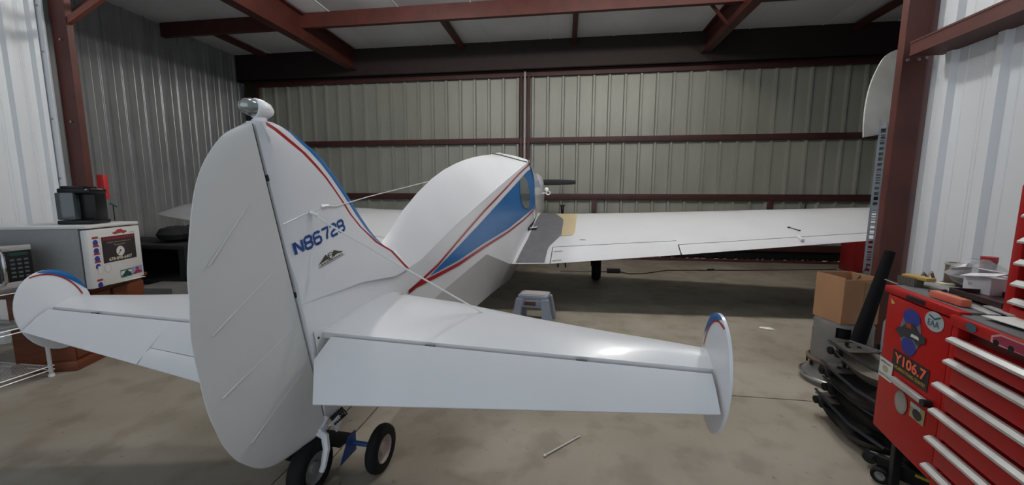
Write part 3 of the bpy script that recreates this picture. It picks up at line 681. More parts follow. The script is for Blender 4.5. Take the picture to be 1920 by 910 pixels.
# wing-fuselage dark gap
# --- landing gear
def wheel(name, c, r, wd, parent, tire=RUBBER, hubm=GREYM, axis='X'):
    t = MB().lathe([(r * .58, -wd * .42), (r * .8, -wd * .5), (r * .95, -wd * .36), (r, -wd * .12), (r, wd * .12), (r * .95, wd * .36), (r * .8, wd * .5), (r * .58, wd * .42), (r * .58, -wd * .42)], 28, c, axis).build(name, tire, parent, 50)
    MB().lathe([(0, -wd * .30), (r * .2, -wd * .32), (r * .25, -wd * .12), (r * .5, -wd * .15), (r * .6, -wd * .4), (r * .6, wd * .4), (r * .5, wd * .15), (r * .25, wd * .12), (r * .2, wd * .32), (0, wd * .30)], 20, c, axis).build('wheel_hub', hubm, t, 40)
    return t
for sd in (1, -1):
    mg = MB().tube([(sd * 1.22, 4.62, .22), (sd * 1.18, 4.60, .80)], .035, 10).build('main_gear_leg', DARKM, AC)
    wheel('main_wheel', (sd * 1.27, 4.62, .205), .205, .14, mg)
    MB().box((sd * 1.10, 4.55, .50), (.02, .25, .34), .004).build('gear_door', WHITE, mg)
# tail wheel with fork
tw = MB().tube([(.0, .03, .30), (-.01, -.02, .235)], .028, 10).build('tailwheel_post', WHITE, AC)
wheel('tail_wheel', (0.0, -.07, .118), .118, .075, tw, hubm=mat('hub_grey', (.2, .2, .2), .5))
for sd in (1, -1):
    MB().tube([(0, -.01, .245), (sd * .04, -.02, .235), (sd * .056, -.035, .19), (sd * .056, -.06, .125), (sd * .052, -.07, .105)], [.02, .018, .016, .013, .012], 8).build('fork_arm', WHITE, tw)
MB().box((0, .0, .255), (.05, .05, .03), .006).build('fork_crown', WHITE, tw)
MB().tube([(.02, .05, .27), (.05, .10, .30)], .012, 8).build('steering_spring', DARKM, tw)
mb = MB()
for k in range(7): mb.tube([(.045, .02 + k * .014, .262), (.062, .026 + k * .014, .268), (.045, .032 + k * .014, .278)], .004, 6)
mb.build('steering_coil', DARKM, tw)
MB().prism([(0, 0), (.07, .01), (.09, -.03), (.05, -.06), (.03, -.02)], (.05, -.01, .28), (0, 1, 0), (0, 0, 1), .006).build('steering_horn', WHITE, tw)

def place_child(o, parent): o.parent = parent
def loc2w(l, f, z=0):
    p = AC_M @ Vector((l, f, z)); return p
AC_M = Matrix.Translation((-1.0756, 1.4811, 0)) @ Matrix.Rotation(-math.radians(3.7), 4, 'Z')

# --- tow dolly under the tail
DL = empty('tow_dolly', loc2w(0, .0, 0), -math.radians(3.7)); tag(DL, 'blue two-wheeled tow dolly clamped under the tail wheel', 'dolly')
DBL = mat('dolly_blue', (.008, .04, .16), .4)
MB().tube([(-.20, .12, .118), (.20, .12, .118)], .011, 8).build('axle', DBL, DL)
for sd in (1, -1): wheel('dolly_wheel', (sd * .225, .12, .110), .110, .055, DL, hubm=mat('hub_red_grey', (.28, .22, .2), .5))
MB().prism([(-.10, 0), (.02, 0), (.02, .10), (-.03, .10)], (.075, .12, .07), (0, 1, 0), (0, 0, 1), .006).build('frame_plate', DBL, DL)
MB().prism([(-.10, 0), (.02, 0), (.02, .10), (-.03, .10)], (-.08, .12, .07), (0, 1, 0), (0, 0, 1), .006).build('frame_plate', DBL, DL)
MB().box((0, .08, .155), (.15, .10, .012), .003).build('cradle', BLACK, DL)

# ================================================================ LEFT GROUP
# wooden cabinet below the fridge
d_ = Vector((-.343, .939, 0)).normalized(); n_ = Vector((d_.y, -d_.x, 0))   # d: along the front to the back, n: facing the aeroplane
FA = Vector((-3.46, 2.335, 0)); rzf = math.atan2(-d_.x, d_.y)
cb = empty('wooden_cabinet', (-3.55, 2.24, 0), rzf); tag(cb, 'orange-brown wooden cabinet standing under the white fridge', 'cabinet')
MB().box((-.20, .39, .31), (.36, .74, .50), .006).build('body', WOOD, cb)
MB().box((-.20, .39, .035), (.40, .78, .07), .01).build('plinth', WOOD, cb)
MB().box((-.27, .39, .577), (.56, .80, .03), .006).build('top_board', WOOD, cb)
for y in (.20, .58): MB().box((-.012, y, .31), (.02, .34, .44), .006).build('door', WOOD, cb)
# fridge
fr = empty('mini_fridge', (FA.x, FA.y, .595), rzf); tag(fr, 'white mini fridge covered in stickers on the wooden cabinet', 'fridge')
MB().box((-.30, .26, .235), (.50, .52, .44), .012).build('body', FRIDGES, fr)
MB().box((-.28, .26, .463), (.56, .53, .025), .01).build('top_panel', FRIDGE, fr)
dr = MB().box((-.02, .26, .222), (.045, .525, .44), .012).build('door', FRIDGE, fr)
for y in (.05, .47): MB().tube([(-.3 + .2, y, -.006), (-.1, y, .02)], .015, 8).build('foot', BLACK, fr)
def FP(s, z): return (.0035, s, z)
EX, EY = (0, 1, 0), (0, 0, 1)
def sticker(poly, m, name, lift=0.0, parent=dr): return MB().prism(poly, (.0028 + lift, 0, 0), EX, EY, .0005).build(name, m, parent, None)
def rect(a, b, c, d): return [(a, b), (c, b), (c, d), (a, d)]
def ell(cx, cy, rx, ry, n=20): return [(cx + rx * math.cos(2 * PI * k / n), cy + ry * math.sin(2 * PI * k / n)) for k in range(n)]
STB = mat('sticker_black', (.018, .012, .014), .5); STW = mat('sticker_white', (.55, .54, .52), .5); STR = mat('sticker_red', (.28, .03, .02), .5); STBl = mat('sticker_blue', (.02, .03, .22), .5)
sticker(rect(.115, .175, .455, .378), STB, 'sign_sticker')
sticker(rect(.117, .345, .453, .376), mat('sticker_maroon', (.07, .01, .012), .5), 'sign_band', .0006)
for k in range(11): sticker(rect(.130 + k * .029, .353, .150 + k * .029, .368), mat('sign_red', (.22, .02, .02), .5), 'sign_heading_mark', .0012)
text_obj('sign_text', 'Quality Restorations and', .015, (.0045, .16, .322), EX, EY, mat('sign_tan', (.36, .30, .22), .5), dr, .24)
text_obj('sign_text', 'Restomods', .013, (.0045, .23, .302), EX, EY, mat('sign_tan', (.36, .30, .22), .5), dr, .11)
sticker(ell(.288, .252, .042, .040), STW, 'gauge_face', .0006)
mb = MB().ribbon([(.262, .228), (.296, .262)], .006, (.0042, 0, 0), EX, EY); mb.build('gauge_needle', BLACK, dr, None)
sticker(ell(.288, .256, .007, .007, 10), BLACK, 'gauge_hub', .0012)
for k in range(7):
    a = math.radians(210 - 40 * k); mb = MB().ribbon([(.288 + .033 * math.cos(a), .252 + .031 * math.sin(a)), (.288 + .039 * math.cos(a), .252 + .037 * math.sin(a))], .003, (.0042, 0, 0), EX, EY); mb.build('gauge_tick', BLACK, dr, None)
text_obj('phone_number', '678-898-6407', .026, (.0045, .165, .186), EX, EY, mat('sign_cream', (.62, .57, .45), .5), dr, .235, bold=.015)
carp = [(0, .2), (.05, .42), (.22, .55), (.36, .92), (.62, 1), (.78, .66), (.98, .60), (1, .25), (.88, .18), (.82, .02), (.72, .02), (.67, .18), (.32, .12), (.26, 0), (.16, 0), (.12, .14)]
def carst(x, y, w_, h, m, parent=dr, lift=0.0): return sticker([(x + a * w_, y + b * h) for a, b in carp], m, 'car_sticker', lift, parent)
carst(.225, .388, .15, .040, STR)
mb = MB().ribbon([(.40, .392), (.455, .392)], .008, (.0034, 0, 0), EX, EY); mb.build('small_script', mat('script_grey', (.35, .34, .33), .5), dr, None)
for zz in (.372, .310, .250, .190, .050):
    sticker(rect(.035, zz, .088, zz + .016), STR, 'lettered_strip')
    sticker([(.035, zz - .03), (.045, zz - .012), (.06, zz - .006), (.078, zz - .012), (.085, zz - .032), (.078, zz - .046), (.045, zz - .046)], STBl, 'blue_sticker')
    for k in range(3): sticker(rect(.094, zz - .034 + k * .016, .101, zz - .028 + k * .016), mat('dot_grey', (.3, .28, .26), .5), 'sticker_dot')
sticker(rect(.052, .105, .095, .165), mat('sticker_grey', (.44, .43, .42), .6), 'square_sticker'); sticker(rect(.056, .109, .091, .161), STW, 'square_sticker_face', .0006)
sticker(ell(.145, .135, .034, .036), mat('sticker_grey', (.44, .43, .42), .6), 'round_sticker'); sticker(ell(.145, .135, .025, .027), STW, 'round_sticker_face', .0006)
sticker(rect(.262, .032, .385, .095), mat('sticker_green', (.02, .12, .10), .5), 'green_car_card'); sticker(rect(.266, .05, .381, .085), STW, 'card_sky', .0006)
carst(.275, .036, .10, .05, mat('car_green_dark', (.01, .05, .035), .5), lift=.0012)
sticker(rect(.388, .036, .50, .10), mat('sticker_lilac', (.22, .24, .42), .5), 'lilac_car_card'); carst(.392, .034, .105, .038, mat('sticker_dkred', (.25, .02, .04), .5), lift=.0006)
sticker(ell(.444, .083, .018, .010), STR, 'card_badge', .0006)
# papers under fridge
pp = MB().box((-3.645, 2.62, .5975), (.20, .30, .002), rz=rzf - .15).build('paper_sheet', mat('paper', (.52, .50, .44), .7), None, None); tag(pp, 'flat cream paper sheet sticking out under the fridge front', 'paper')
# coffee maker
cm = empty('coffee_maker', (-3.70, 2.50, 1.073), rzf + .12); cm.scale = (.62, .64, .82); tag(cm, 'black pod coffee maker with clear water tank on top of the fridge', 'coffee maker')
MB().box((.0, .0, .018), (.33, .34, .036), .014).build('base', BLACK, cm)
MB().box((.02, .05, .165), (.27, .22, .27), .03).build('body', mat('gloss_black', (.005, .005, .006), .3, spec=.2), cm)
lid_ = MB().box((.0, .02, .305), (.31, .32, .05), .022).box((-.02, -.0, .335), (.22, .24, .03), .014).build('lid', mat('gloss_black', (.005, .005, .006), .3, spec=.2), cm)
MB().tube([(.12, -.145, .318), (.165, -.06, .325), (.168, .06, .325), (.12, .15, .315)], .008, 8).build('handle', CHROME, lid_)
MB().box((-.08, -.105, .165), (.17, .11, .25), .016).build('water_tank', mat('tank_smoke', (.045, .055, .06), .12, coat=.4), cm)
MB().lathe([(0, 0), (.018, .001), (.02, .004)], 12, (.13, -.08, .036)).build('power_light', CHROME, cm)
# little cup and sprig behind it
cu = MB().lathe([(.022, 0), (.030, .07), (.026, .07), (.02, .01)], 16, (0, 0, 0)).build('cup', mat('maroon_cup', (.10, .015, .025), .5), None); cu.location = (-3.80, 2.69, 1.073); cu.scale = (.8, .8, .8); tag(cu, 'small dark red cup between coffee maker and fridge edge', 'cup')
pc = empty('pen', (-3.84, 2.80, 1.073)); tag(pc, 'thin black pen-like rod standing behind the red cup', 'pen')
MB().tube([(0, 0, 0), (-.015, .01, .13)], .004, 6).build('shaft', BLACK, pc); MB().tube([(-.03, 0, .15), (.01, .02, .12)], .007, 6).build('clip', mat('green_black', (.01, .05, .03), .5), pc)
# wire shelf
sh = empty('wire_shelf', (-3.63, 2.14, 0), 0); tag(sh, 'chrome wire shelving unit holding the microwave', 'shelf')
SHM = mat('shelf_chrome', (.62, .63, .64), .3, .6)
for x in (0, -.46):
    for y in (0, -1.0):
        p = MB().tube([(x, y, .0), (x, y, .69)], .012, 8).build('post', SHM, sh); MB().tube([(x, y, 0), (x, y, .02)], .017, 8).build('rubber_foot', mat('foot_white', (.6, .6, .6), .5), p)
for z in (.075, .40, .67):
    mb = MB()
    for zz in (z, z - .028):
        mb.tube([(0, .02, zz), (0, -1.02, zz)], .0038, 6); mb.tube([(-.46, .02, zz), (-.46, -1.02, zz)], .0038, 6); mb.tube([(0, 0, zz), (-.46, 0, zz)], .0038, 6); mb.tube([(0, -1, zz), (-.46, -1, zz)], .0038, 6)
    s_ = mb.build('shelf_frame', SHM, sh)
    mb = MB()
    for k in range(17): mb.tube([(-.027 * k - .01, .0, z + .003), (-.027 * k - .01, -1.0, z + .003)], .0022, 5)
    mb.build('shelf_wires', SHM, s_)['kind'] = 'stuff'
pn = MB().box((-3.85, 1.62, .50), (.4, .84, .012), .004).build('tray', mat('grey_tray', (.16, .17, .17), .5), None); tag(pn, 'flat grey tray on the middle wire shelf', 'tray')
pn.location.z = -.087
# microwave
mw = empty('microwave', (-3.62, 2.125, .677), 0); tag(mw, 'black and silver microwave oven on the wire shelf', 'microwave')
MB().box((-.20, -.27, .145), (.38, .53, .27), .01).build('case', mat('mw_case', (.10, .10, .105), .4, .3), mw)
MB().box((.0, -.27, .265), (.02, .53, .035), .004).build('top_trim', ALU, mw); MB().box((.0, -.27, .024), (.02, .53, .045), .004).build('bottom_trim', ALU, mw)
MB().box((.002, -.35, .145), (.018, .37, .205), .003).build('door_glass', GLASSD, mw)
kp = MB().box((.002, -.072, .145), (.018, .13, .205), .003).build('keypad', BLACK, mw)
for i in range(3):
    for j in range(5): MB().box((.012, -.105 + i * .033, .075 + j * .028), (.003, .022, .014), .001).build('key', mat('key_grey', (.06, .065, .07), .5), kp)
MB().box((.012, -.072, .225), (.002, .09, .02)).build('display', mat('display_green', (.02, .05, .04), .2), kp)
MB().tube([(.012, -.16, .03), (.045, -.165, .06), (.052, -.168, .145), (.045, -.165, .23), (.012, -.16, .262)], .011, 8).build('handle', CHROME, mw)
# dark clutter behind the fridge: covered workbench with engine parts
wb = empty('workbench', (-5.3, 4.2, 0)); wb.scale = (1, 1, .80); tag(wb, 'dark workbench against the corrugated wall behind the fridge', 'workbench')
DK = mat('dark_cloth', (.006, .006, .007), .9)
MB().box((0, 0, .86), (1.9, .75, .06), .01).build('bench_top', DK, wb)
for x in (-.9, .9):
    for y in (-.33, .33): MB().box((x, y, .415), (.08, .08, .83)).build('leg', DK, wb)
MB().box((0, 0, .30), (1.8, .65, .04)).build('lower_shelf', DK, wb)
MB().box((0, .32, .5), (1.8, .03, .7)).build('back_panel', DK, wb)
bgm = MB()
for k in range(14):
    a = random.uniform(0, 6.28); bgm.lathe([(0, 0), (.10, .02), (.13, .08), (.09, .15), (0, .18)], 9, (-4.75 + .30 * math.cos(a) * random.random(), 4.25 + .18 * math.sin(a), .712 + random.uniform(0, .03)))
cv = bgm.build('cloth_bundle', DK, None); tag(cv, 'crumpled black cloth bundle on the dark workbench', 'cloth')
bx = MB().box((-4.30, 3.55, .16), (.42, .32, .32), .01, rz=.1).build('storage_bin', mat('bin_grey', (.12, .115, .11), .6), None); tag(bx, 'grey storage bin on the floor behind the wooden cabinet', 'bin')
rb_ = MB().box((-4.535, 3.24, 1.37), (.085, .04, .24), .008).build('wall_sign', mat('sign_red_bright', (.42, .02, .02), .4), None); tag(rb_, 'plain red safety sign fixed beside the left steel column', 'sign')

# ================================================================ CENTRE FLOOR OBJECTS
st = empty('step_stool', (-.305, 3.93, 0), math.radians(-8)); tag(st, 'grey plastic step stool on the floor under the tailplane edge', 'stool')
PG = mat('stool_grey', (.25, .27, .32), .45); PT = mat('stool_tread', (.36, .34, .33), .7, noise=.15)
def frus(c, a0, b0, a1, b1, z0, z1):
    V = [(sx * a, sy * b, z) for (a, b, z) in ((a0, b0, z0), (a1, b1, z1)) for sx, sy in ((-1, -1), (1, -1), (1, 1), (-1, 1))]
    V = [(x + c[0], y + c[1], z) for x, y, z in V]
    return V, [(0, 1, 2, 3), (4, 5, 6, 7), (0, 1, 5, 4), (1, 2, 6, 5), (2, 3, 7, 6), (3, 0, 4, 7)]
for sx in (-1, 1):
    for sy in (-1, 1):
        V, F = frus((0, 0), .045, .05, .035, .035, 0, .25); V = [(x + sx * (.165 - .035 * z / .25), y + sy * (.12 - .02 * z / .25), z) for x, y, z in V]; mesh_obj('leg', V, F, PG, st)
MB().box((0, 0, .262), (.31, .22, .05), .02).build('top_step', PG, st)
MB().box((0, 0, .289), (.26, .17, .006), .002).build('tread', PT, st)
MB().box((0, -.115, .20), (.26, .012, .08), .006).build('front_apron', PG, st)
MB().box((-.02, -.125, .205), (.12, .008, .04), .002).build('maker_plate', mat('plate_brown', (.08, .04, .03), .5), st)
# stand near the nose
fs_ = empty('folding_stand', loc2w(.66, 5.55, 0), 0); tag(fs_, 'black folding trestle stand beyond the wing root near the nose', 'stand')
for a, b in ((-.06, .02), (.08, -.02)): MB().tube([(a, 0, 0), (b, 0, 1.12)], .013, 8).build('leg', BLACK, fs_)
MB().box((0, 0, .65), (.10, .02, .02)).build('crossbar', BLACK, fs_)
MB().box((0, 0, 1.13), (.10, .06, .02)).build('top_plate', BLACK, fs_)
# stick and scrap of paper on floor
sk = MB().tube([(-.077, 1.788, .008), (.101, 1.974, .006)], .0035, 8).lathe([(0, -.004), (.007, -.003), (.008, 0), (.007, .003), (0, .005)], 10, (-.078, 1.787, .008)).build('white_rod', mat('rod_white', (.55, .52, .47), .5), None)
tag(sk, 'thin white rod with a small round tip lying on bare concrete', 'rod')
ps_ = mesh_obj('paper_scrap', [(1.93, 4.00, .004), (1.98, 3.94, .010), (2.06, 3.95, .004), (2.03, 4.0, .012), (1.96, 4.03, .005), (1.93, 4.0, .002), (1.98, 3.94, .006), (2.06, 3.95, .002), (2.03, 4.0, .008), (1.96, 4.03, .002)], [(0, 1, 2, 3, 4), (5, 6, 7, 8, 9), (0, 1, 6, 5), (1, 2, 7, 6), (2, 3, 8, 7), (3, 4, 9, 8), (4, 0, 5, 9)], mat('scrap_white', (.7, .7, .68), .6)); tag(ps_, 'torn scrap of white paper on the concrete floor', 'paper')
# power cord
co = empty('power_cord', (.83, 6.62, 0)); tag(co, 'black power cord with an adapter block along the floor by the hangar door', 'cord')
MB().box((0, 0, .035), (.22, .10, .07), .012).build('adapter_block', BLACK, co)
MB().tube([(.11, 0, .02), (.25, -.10, .008), (.5, -.02, .006), (.95, .33, .006), (1.45, .42, .006), (1.75, .45, .012), (2.3, .55, .006), (3.3, .75, .006), (4.0, .9, .006)], .009, 6).build('cord', BLACK, co)
MB().box((1.72, .45, .02), (.12, .04, .035), .01, rz=.3).build('plug', BLACK, co)
MB().tube([(-.11, 0, .02), (-.35, .02, .006), (-.9, -.05, .006)], .009, 6).build('lead', BLACK, co)
# red cabinet at far right by the door
rc = empty('red_cabinet', (5.06, 7.45, 0)); tag(rc, 'red metal cabinet at the far right by the hangar door', 'cabinet')
MB().box((.12, 0, .31), (.50, .35, .60), .01).build('body', mat('cab_red', (.20, .008, .008), .45), rc); MB().box((.12, -.18, .33), (.44, .012, .50), .004).build('door', mat('cab_red', (.20, .008, .008), .45), rc)
MB().box((.12, 0, .02), (.46, .32, .04)).build('plinth', BLACK, rc)
wr2 = MB().tube([(4.55, 8.07, 1.25), (4.50, 8.05, .90), (4.60, 8.04, .72), (4.78, 8.04, .68)], .012, 6).build('hose', BLACK, None); tag(wr2, 'short black hose hanging on the far door above the red cabinet', 'hose')

# ================================================================ RIGHT GROUP
# slotted angle uprights of a storage rack behind column
rk = empty('storage_rack', (2.50, 3.53, 0), -.62); tag(rk, 'slotted galvanised steel storage rack behind the right column', 'rack')
GAL = mat('slotted_steel', (.24, .27, .31), .45, .5, noise=.2)
def slotted(x, y, h, nm='upright'):
    u = MB()
    for k in range(int(h / .045)):
        z = .02 + k * .045
        u.box((x - .020, y, z), (.010, .003, .045)); u.box((x + .020, y, z), (.010, .003, .045)); u.box((x, y, z - .016), (.032, .003, .012))
    u.box((x - .026, y + .02, h / 2), (.003, .04, h))
    return u.build(nm, GAL, rk, None)
slotted(0, 0, 1.92); slotted(.34, 0.02, 1.92); slotted(0, .6, 1.92); slotted(.34, .6, 1.92)
for z in (1.85, 1.2, .55): MB().box((.18, .31, z), (.38, .62, .02), .004).build('shelf', GAL, rk)
# polished propeller-spinner like sheet on top of the rack
ol = [(0, 0), (.018, .12), (.055, .28), (.115, .45), (.195, .60), (.30, .74), (.45, .80), (.60, .70), (.60, .10), (.30, .06), (.16, .03)]
fa = MB().prism(smooth_poly(ol + [ol[0]], 3)[:-1], (2.345, 3.50, 1.775), (1, 0.25, 0), (0, .30, .96), -.012).build('metal_fairing', mat('polished_alu', (.62, .63, .60), .32, .5, noise=.25, nscale=4), None, 40)
tag(fa, 'curved polished aluminium fairing propped on the rack behind the column', 'fairing')
# cardboard box on gas-tank style cylinder
tk = empty('metal_drum', (1.93, 2.88, 0)); tag(tk, 'grey steel heater drum with square cut-outs under the cardboard box', 'drum')
GD = mat('drum_grey', (.21, .20, .19), .5, .3, noise=.2, nscale=5)
def drum():
    n = 40; V = []; F = []; zs = [0.0, .025, .05, .10, .14, .30, .36, .43, .455]; R_ = [.205, .215, .205, .165, .165, .165, .165, .165, .155]
    for z, r in zip(zs, R_):
        for k in range(n): V.append((r * math.cos(2 * PI * k / n), r * math.sin(2 * PI * k / n), z))
    for i in range(len(zs) - 1):
        for k in range(n):
            if i == 6 and (k % 10) in (5, 6, 7): continue
            if i == 5 and False: continue
            F.append((i * n + k, i * n + (k + 1) % n, (i + 1) * n + (k + 1) % n, (i + 1) * n + k))
    F.append(tuple(range((len(zs) - 1) * n, len(zs) * n)))
    return V, F
V, F = drum(); dm = mesh_obj('shell', V, F, GD, tk, 40)
MB().lathe([(.14, .10), (.14, .44)], 24).build('inner_core', BLACK, tk)
MB().lathe([(.172, .155), (.186, .150), (.188, .165), (.172, .175), (.172, .155)], 32).build('guard_ring', mat('rust_brown', (.10, .06, .04), .7), tk)
for k in range(14):
    a = 2 * PI * k / 14; MB().box((.178 * math.cos(a), .178 * math.sin(a), .128), (.012, .016, .035), .003, rz=a).build('ring_tab', BLACK, tk)
MB().lathe([(.212, .03), (.222, .035), (.222, .05), (.212, .055), (.212, .03)], 32).build('chrome_band', CHROME, tk)
bxr = empty('cardboard_box', (1.93, 2.88, .457), math.radians(9)); bxr.scale = (.98, 1.1, 1.08); tag(bxr, 'open brown cardboard box standing on the grey drum', 'box')
for nm, c, d in (('side', (-.125, 0, .145), (.005, .21, .29)), ('side', (.125, 0, .145), (.005, .21, .29)), ('side', (0, -.105, .14), (.25, .005, .28)), ('side', (0, .105, .145), (.25, .005, .29)), ('base', (0, 0, .003), (.25, .21, .005))):
    MB().box(c, d).build(nm, CARD, bxr, None)
MB().box((.15, -.03, .275), (.06, .20, .004), ry=math.radians(25)).build('flap', CARD, bxr, None)
MB().box((.05, -.109, .20), (.08, .002, .12)).build('brown_tape', mat('tape', (.24, .13, .07), .4), bxr, None)
wire = MB().tube([(1.96, 2.88, .47), (1.99, 2.90, .72), (2.06, 2.95, .765), (2.2, 3.1, .81)], .004, 6).build('wire', BLACK, None); tag(wire, 'thin black wire rising out of the cardboard box', 'wire')
# black foam tube leaning
fo = empty('foam_tube', (1.735, 2.57, 0)); tag(fo, 'black foam pipe tube leaning against the right steel column', 'tube')
MB().tube([(0, 0, 0), (.10, .02, .42), (.235, .05, .97)], [.046, .040, .026], 14).build('tube', mat('foam_black', (.010, .010, .011), .95, spec=.1), fo)
MB().lathe([(.026, 0), (.016, .002), (.016, -.02)], 14, (.236, .051, .972)).build('tube_mouth', BLACK, fo)
# stack of curved dark pans/fenders
PAN = mat('pan_metal', (.085, .080, .072), .4, .25, noise=.5, nscale=7)
def pan(x, y, z, rz, k):
    root = empty('curved_fender', (x, y, z), rz)
    # belly: length L along +x, curved down
    L_, W_ = .50, .27; V = []; F = []; n = 14; m_ = 7
    for i in range(n + 1):
        t = i / n
        for j in range(m_ + 1):
            u = j / m_; V.append((t * L_, (u - .5) * W_ * (.45 + .55 * math.sin(PI * min(1, .15 + t * .75))), -.115 * math.sin(PI * t) ** .8 * (1 - (2 * u - 1) ** 4 * .55) * (1.0)))
    base = len(V); V += [(a, b, c + .004) for a, b, c in V]
    for i in range(n):
        for j in range(m_):
            q = i * (m_ + 1) + j; F.append((q, q + 1, q + m_ + 2, q + m_ + 1)); F.append((base + q, base + q + m_ + 1, base + q + m_ + 2, base + q + 1))
    mesh_obj('pan', V, F, PAN if k < 3 else mat('pan_pale', (.20, .19, .15), .5, noise=.4, nscale=6), root, 50)  # topmost pan takes a paler metal colour
    for s_ in (-1, 1): MB().tube([(-.07, s_ * .06, .008), (.1, s_ * .10, .008), (.30, s_ * .135, .006), (L_, s_ * .12, .006)], .008, 6).build('edge_rail', mat('rail_dark', (.04, .043, .05), .35, .6), root)
    MB().box((.03, 0, .004), (.14, .17, .006), .002).build('mount_plate', PAN, root)
    for a in (-.03, .03): MB().tube([(.03, a, .006), (.03, a, .013)], .010, 10).build('bolt_hole', BLACK, root)
    for a in (.0, .05): MB().lathe([(.0, -.012), (.022, -.010), (.022, .010), (0, .012)], 12, (a - .01, -.09, -.028), 'Y').build('roller', RUBBER, root)
    tag(root, ['curved dark metal fender lowest in the stack beside the red toolbox', 'curved dark metal fender second from the bottom of the stack', 'curved dark metal fender third from the bottom of the stack', 'paler curved metal fender topmost of the stack beside the toolbox'][k], 'fender', 'stacked curved fenders')
PANPOS = [(1.60, 2.39, .125), (1.63, 2.38, .215), (1.615, 2.39, .310), (1.64, 2.38, .440)]
for k, (x, y, z) in enumerate(PANPOS): pan(x, y, z, math.radians(-88 + (k % 2) * 4), k)
stn = empty('pan_stand', (1.63, 2.15, 0), 0); tag(stn, 'low black stand carrying the stack of fenders', 'stand')
for x in (-.01, .15):
    MB().tube([(x, .22, 0), (x, .22, .47)], .009, 6).build('leg', BLACK, stn)
for z in (.012, ): MB().box((.07, .1, z), (.24, .30, .02)).build('deck', BLACK, stn)
# floor jack under toolbox
jk = empty('floor_jack', (1.56, 1.86, 0), math.radians(-50)); tag(jk, 'black floor jack with yellow marks poking out under the toolbox', 'jack')
MB().tube([(-.11, 0, .06), (0, 0, .075), (.28, 0, .10)], [.028, .034, .04], 12).build('lift_arm', mat('gloss_black', (.005, .005, .006), .3, spec=.2), jk)
MB().lathe([(0, -.03), (.028, -.025), (.032, 0), (.028, .025), (0, .03)], 14, (-.11, 0, .055), 'Y').build('front_roller', DARKM, jk)
for s_ in (-1, 1):
    MB().box((.14, s_ * .08, .08), (.42, .012, .07), .004).build('side_plate', BLACK, jk); wheel('caster', (-.05, s_ * .10, .035), .035, .03, jk, axis='Y')
MB().lathe([(.0, 0), (.04, .002), (.045, .02), (0, .022)], 16, (.03, 0, .11)).build('saddle', DARKM, jk)
for a in (.08, .16): MB().box((a, -.088, .10), (.05, .004, .012), rx=0).build('yellow_mark', mat('mark_yellow', (.5, .42, .02), .5), jk)
gp = MB().tube([(.0, .10, .12), (.3, .09, .22)], .012, 8).build('jack_handle', DARKM, jk)
# ---- tool box (local: s along +x toward viewer, +z up, front face at y=0 facing -y ... )
a_ = math.radians(11.6); Dn = Vector((-math.sin(a_), -math.cos(a_), 0)); Nn = Vector((-math.cos(a_), math.sin(a_), 0))
# local frame: x = Dn (along the front toward the viewer), y = -Nn (into the box), z up
rzt = math.atan2(Dn.y, Dn.x)
T0 = Vector((1.398, 1.85, 0))
SC = empty('side_cabinet', T0, rzt); tag(SC, 'red tool side cabinet with stickers on its door, left of the drawers', 'cabinet')
# check handedness: rotating +y by rzt gives (-sin, cos) = into the box?
ydir = Vector((-math.sin(rzt), math.cos(rzt), 0)); SY = 1 if ydir.dot(-Nn) > 0 else -1
def B(c, d, bev=.004, **k): return MB().box((c[0], c[1] * SY, c[2]), d, bev, **k)
def skew(z0, z1, m, name, e=0.0, y0=.012):
    Pq = [(-e, y0 * SY), (.405 + e, y0 * SY), (.405, .44 * SY), (-.19 - e, .44 * SY)]
    return mesh_obj(name, [(a, b, z) for z in (z0, z1) for a, b in Pq], [(0, 1, 2, 3), (4, 5, 6, 7), (0, 1, 5, 4), (1, 2, 6, 5), (2, 3, 7, 6), (3, 0, 4, 7)], m, SC)
skew(.28, .90, TBRED, 'body')
B((.205, .012, .905), (.43, .035, .03), .006).build('top_rim', TBRED, SC)
skew(.906, .918, mat('top_grey', (.13, .125, .13), .6, noise=.3), 'top_panel', .004, -.004)
sd_ = B((.207, .008, .585), (.375, .022, .60), .006).build('door', TBRED, SC)
mb = MB(); 
B((.395, .02, .60), (.004, .02, .62), .001).build('door_gap', BLACK, SC)
EXt, EYt = (1, 0, 0), (0, 0, 1)
yo = SY * -.0045; 
def tst(poly, m, name, lift=0.0, parent=sd_):
    mb = MB().prism(poly, (0, yo - SY * lift, 0), EXt, EYt, SY * -.0004 * -1 if False else .0004); return mb.build(name, m, parent, None)
def ttext(name, txt, h, x, z, wd, m, parent=sd_, lift=.0015, shear=0, bold=0): return text_obj(name, txt, h, (x, yo - SY * lift, z), EXt, EYt, m, parent, wd, 0.0, shear, bold)
STG = mat('sticker_silver', (.34, .37, .38), .5)
tst(ell(.313, .852, .050, .036), STG, 'oval_sticker'); ttext('oval_lettering', 'EAA', .024, .283, .833, .058, mat('sticker_teal', (.02, .09, .13), .5))
mb = MB().ribbon([(.285, .872), (.315, .862), (.345, .875)], .006, (0, yo - SY * .0014, 0), EXt, EYt); mb.build('oval_wings', mat('sticker_teal', (.02, .09, .13), .5), sd_, None)
tst(ell(.190, .828, .052, .034), STBl, 'car_sticker_sky'); tst(ell(.192, .768, .064, .080), mat('sticker_gray2', (.14, .13, .15), .5), 'car_sticker_backing', -.0003); tst(ell(.192, .712, .045, .034), STBl, 'car_sticker_base', .0004)
tst([(.100 + a * .185, .735 + b * .075) for a, b in carp], mat('sticker_car_black', (.03, .03, .035), .4), 'car_picture', .0010)
tst([(.165 + a * .035, .785 + b * .018) for a, b in ((0, 0), (1, 0), (.9, 1), (.1, 1))], STR, 'car_window', .0016); tst([(.20 + a * .05, .757 + b * .012) for a, b in ((0, 0), (1, 0), (.9, 1), (.1, 1))], STW, 'car_grille', .0016)
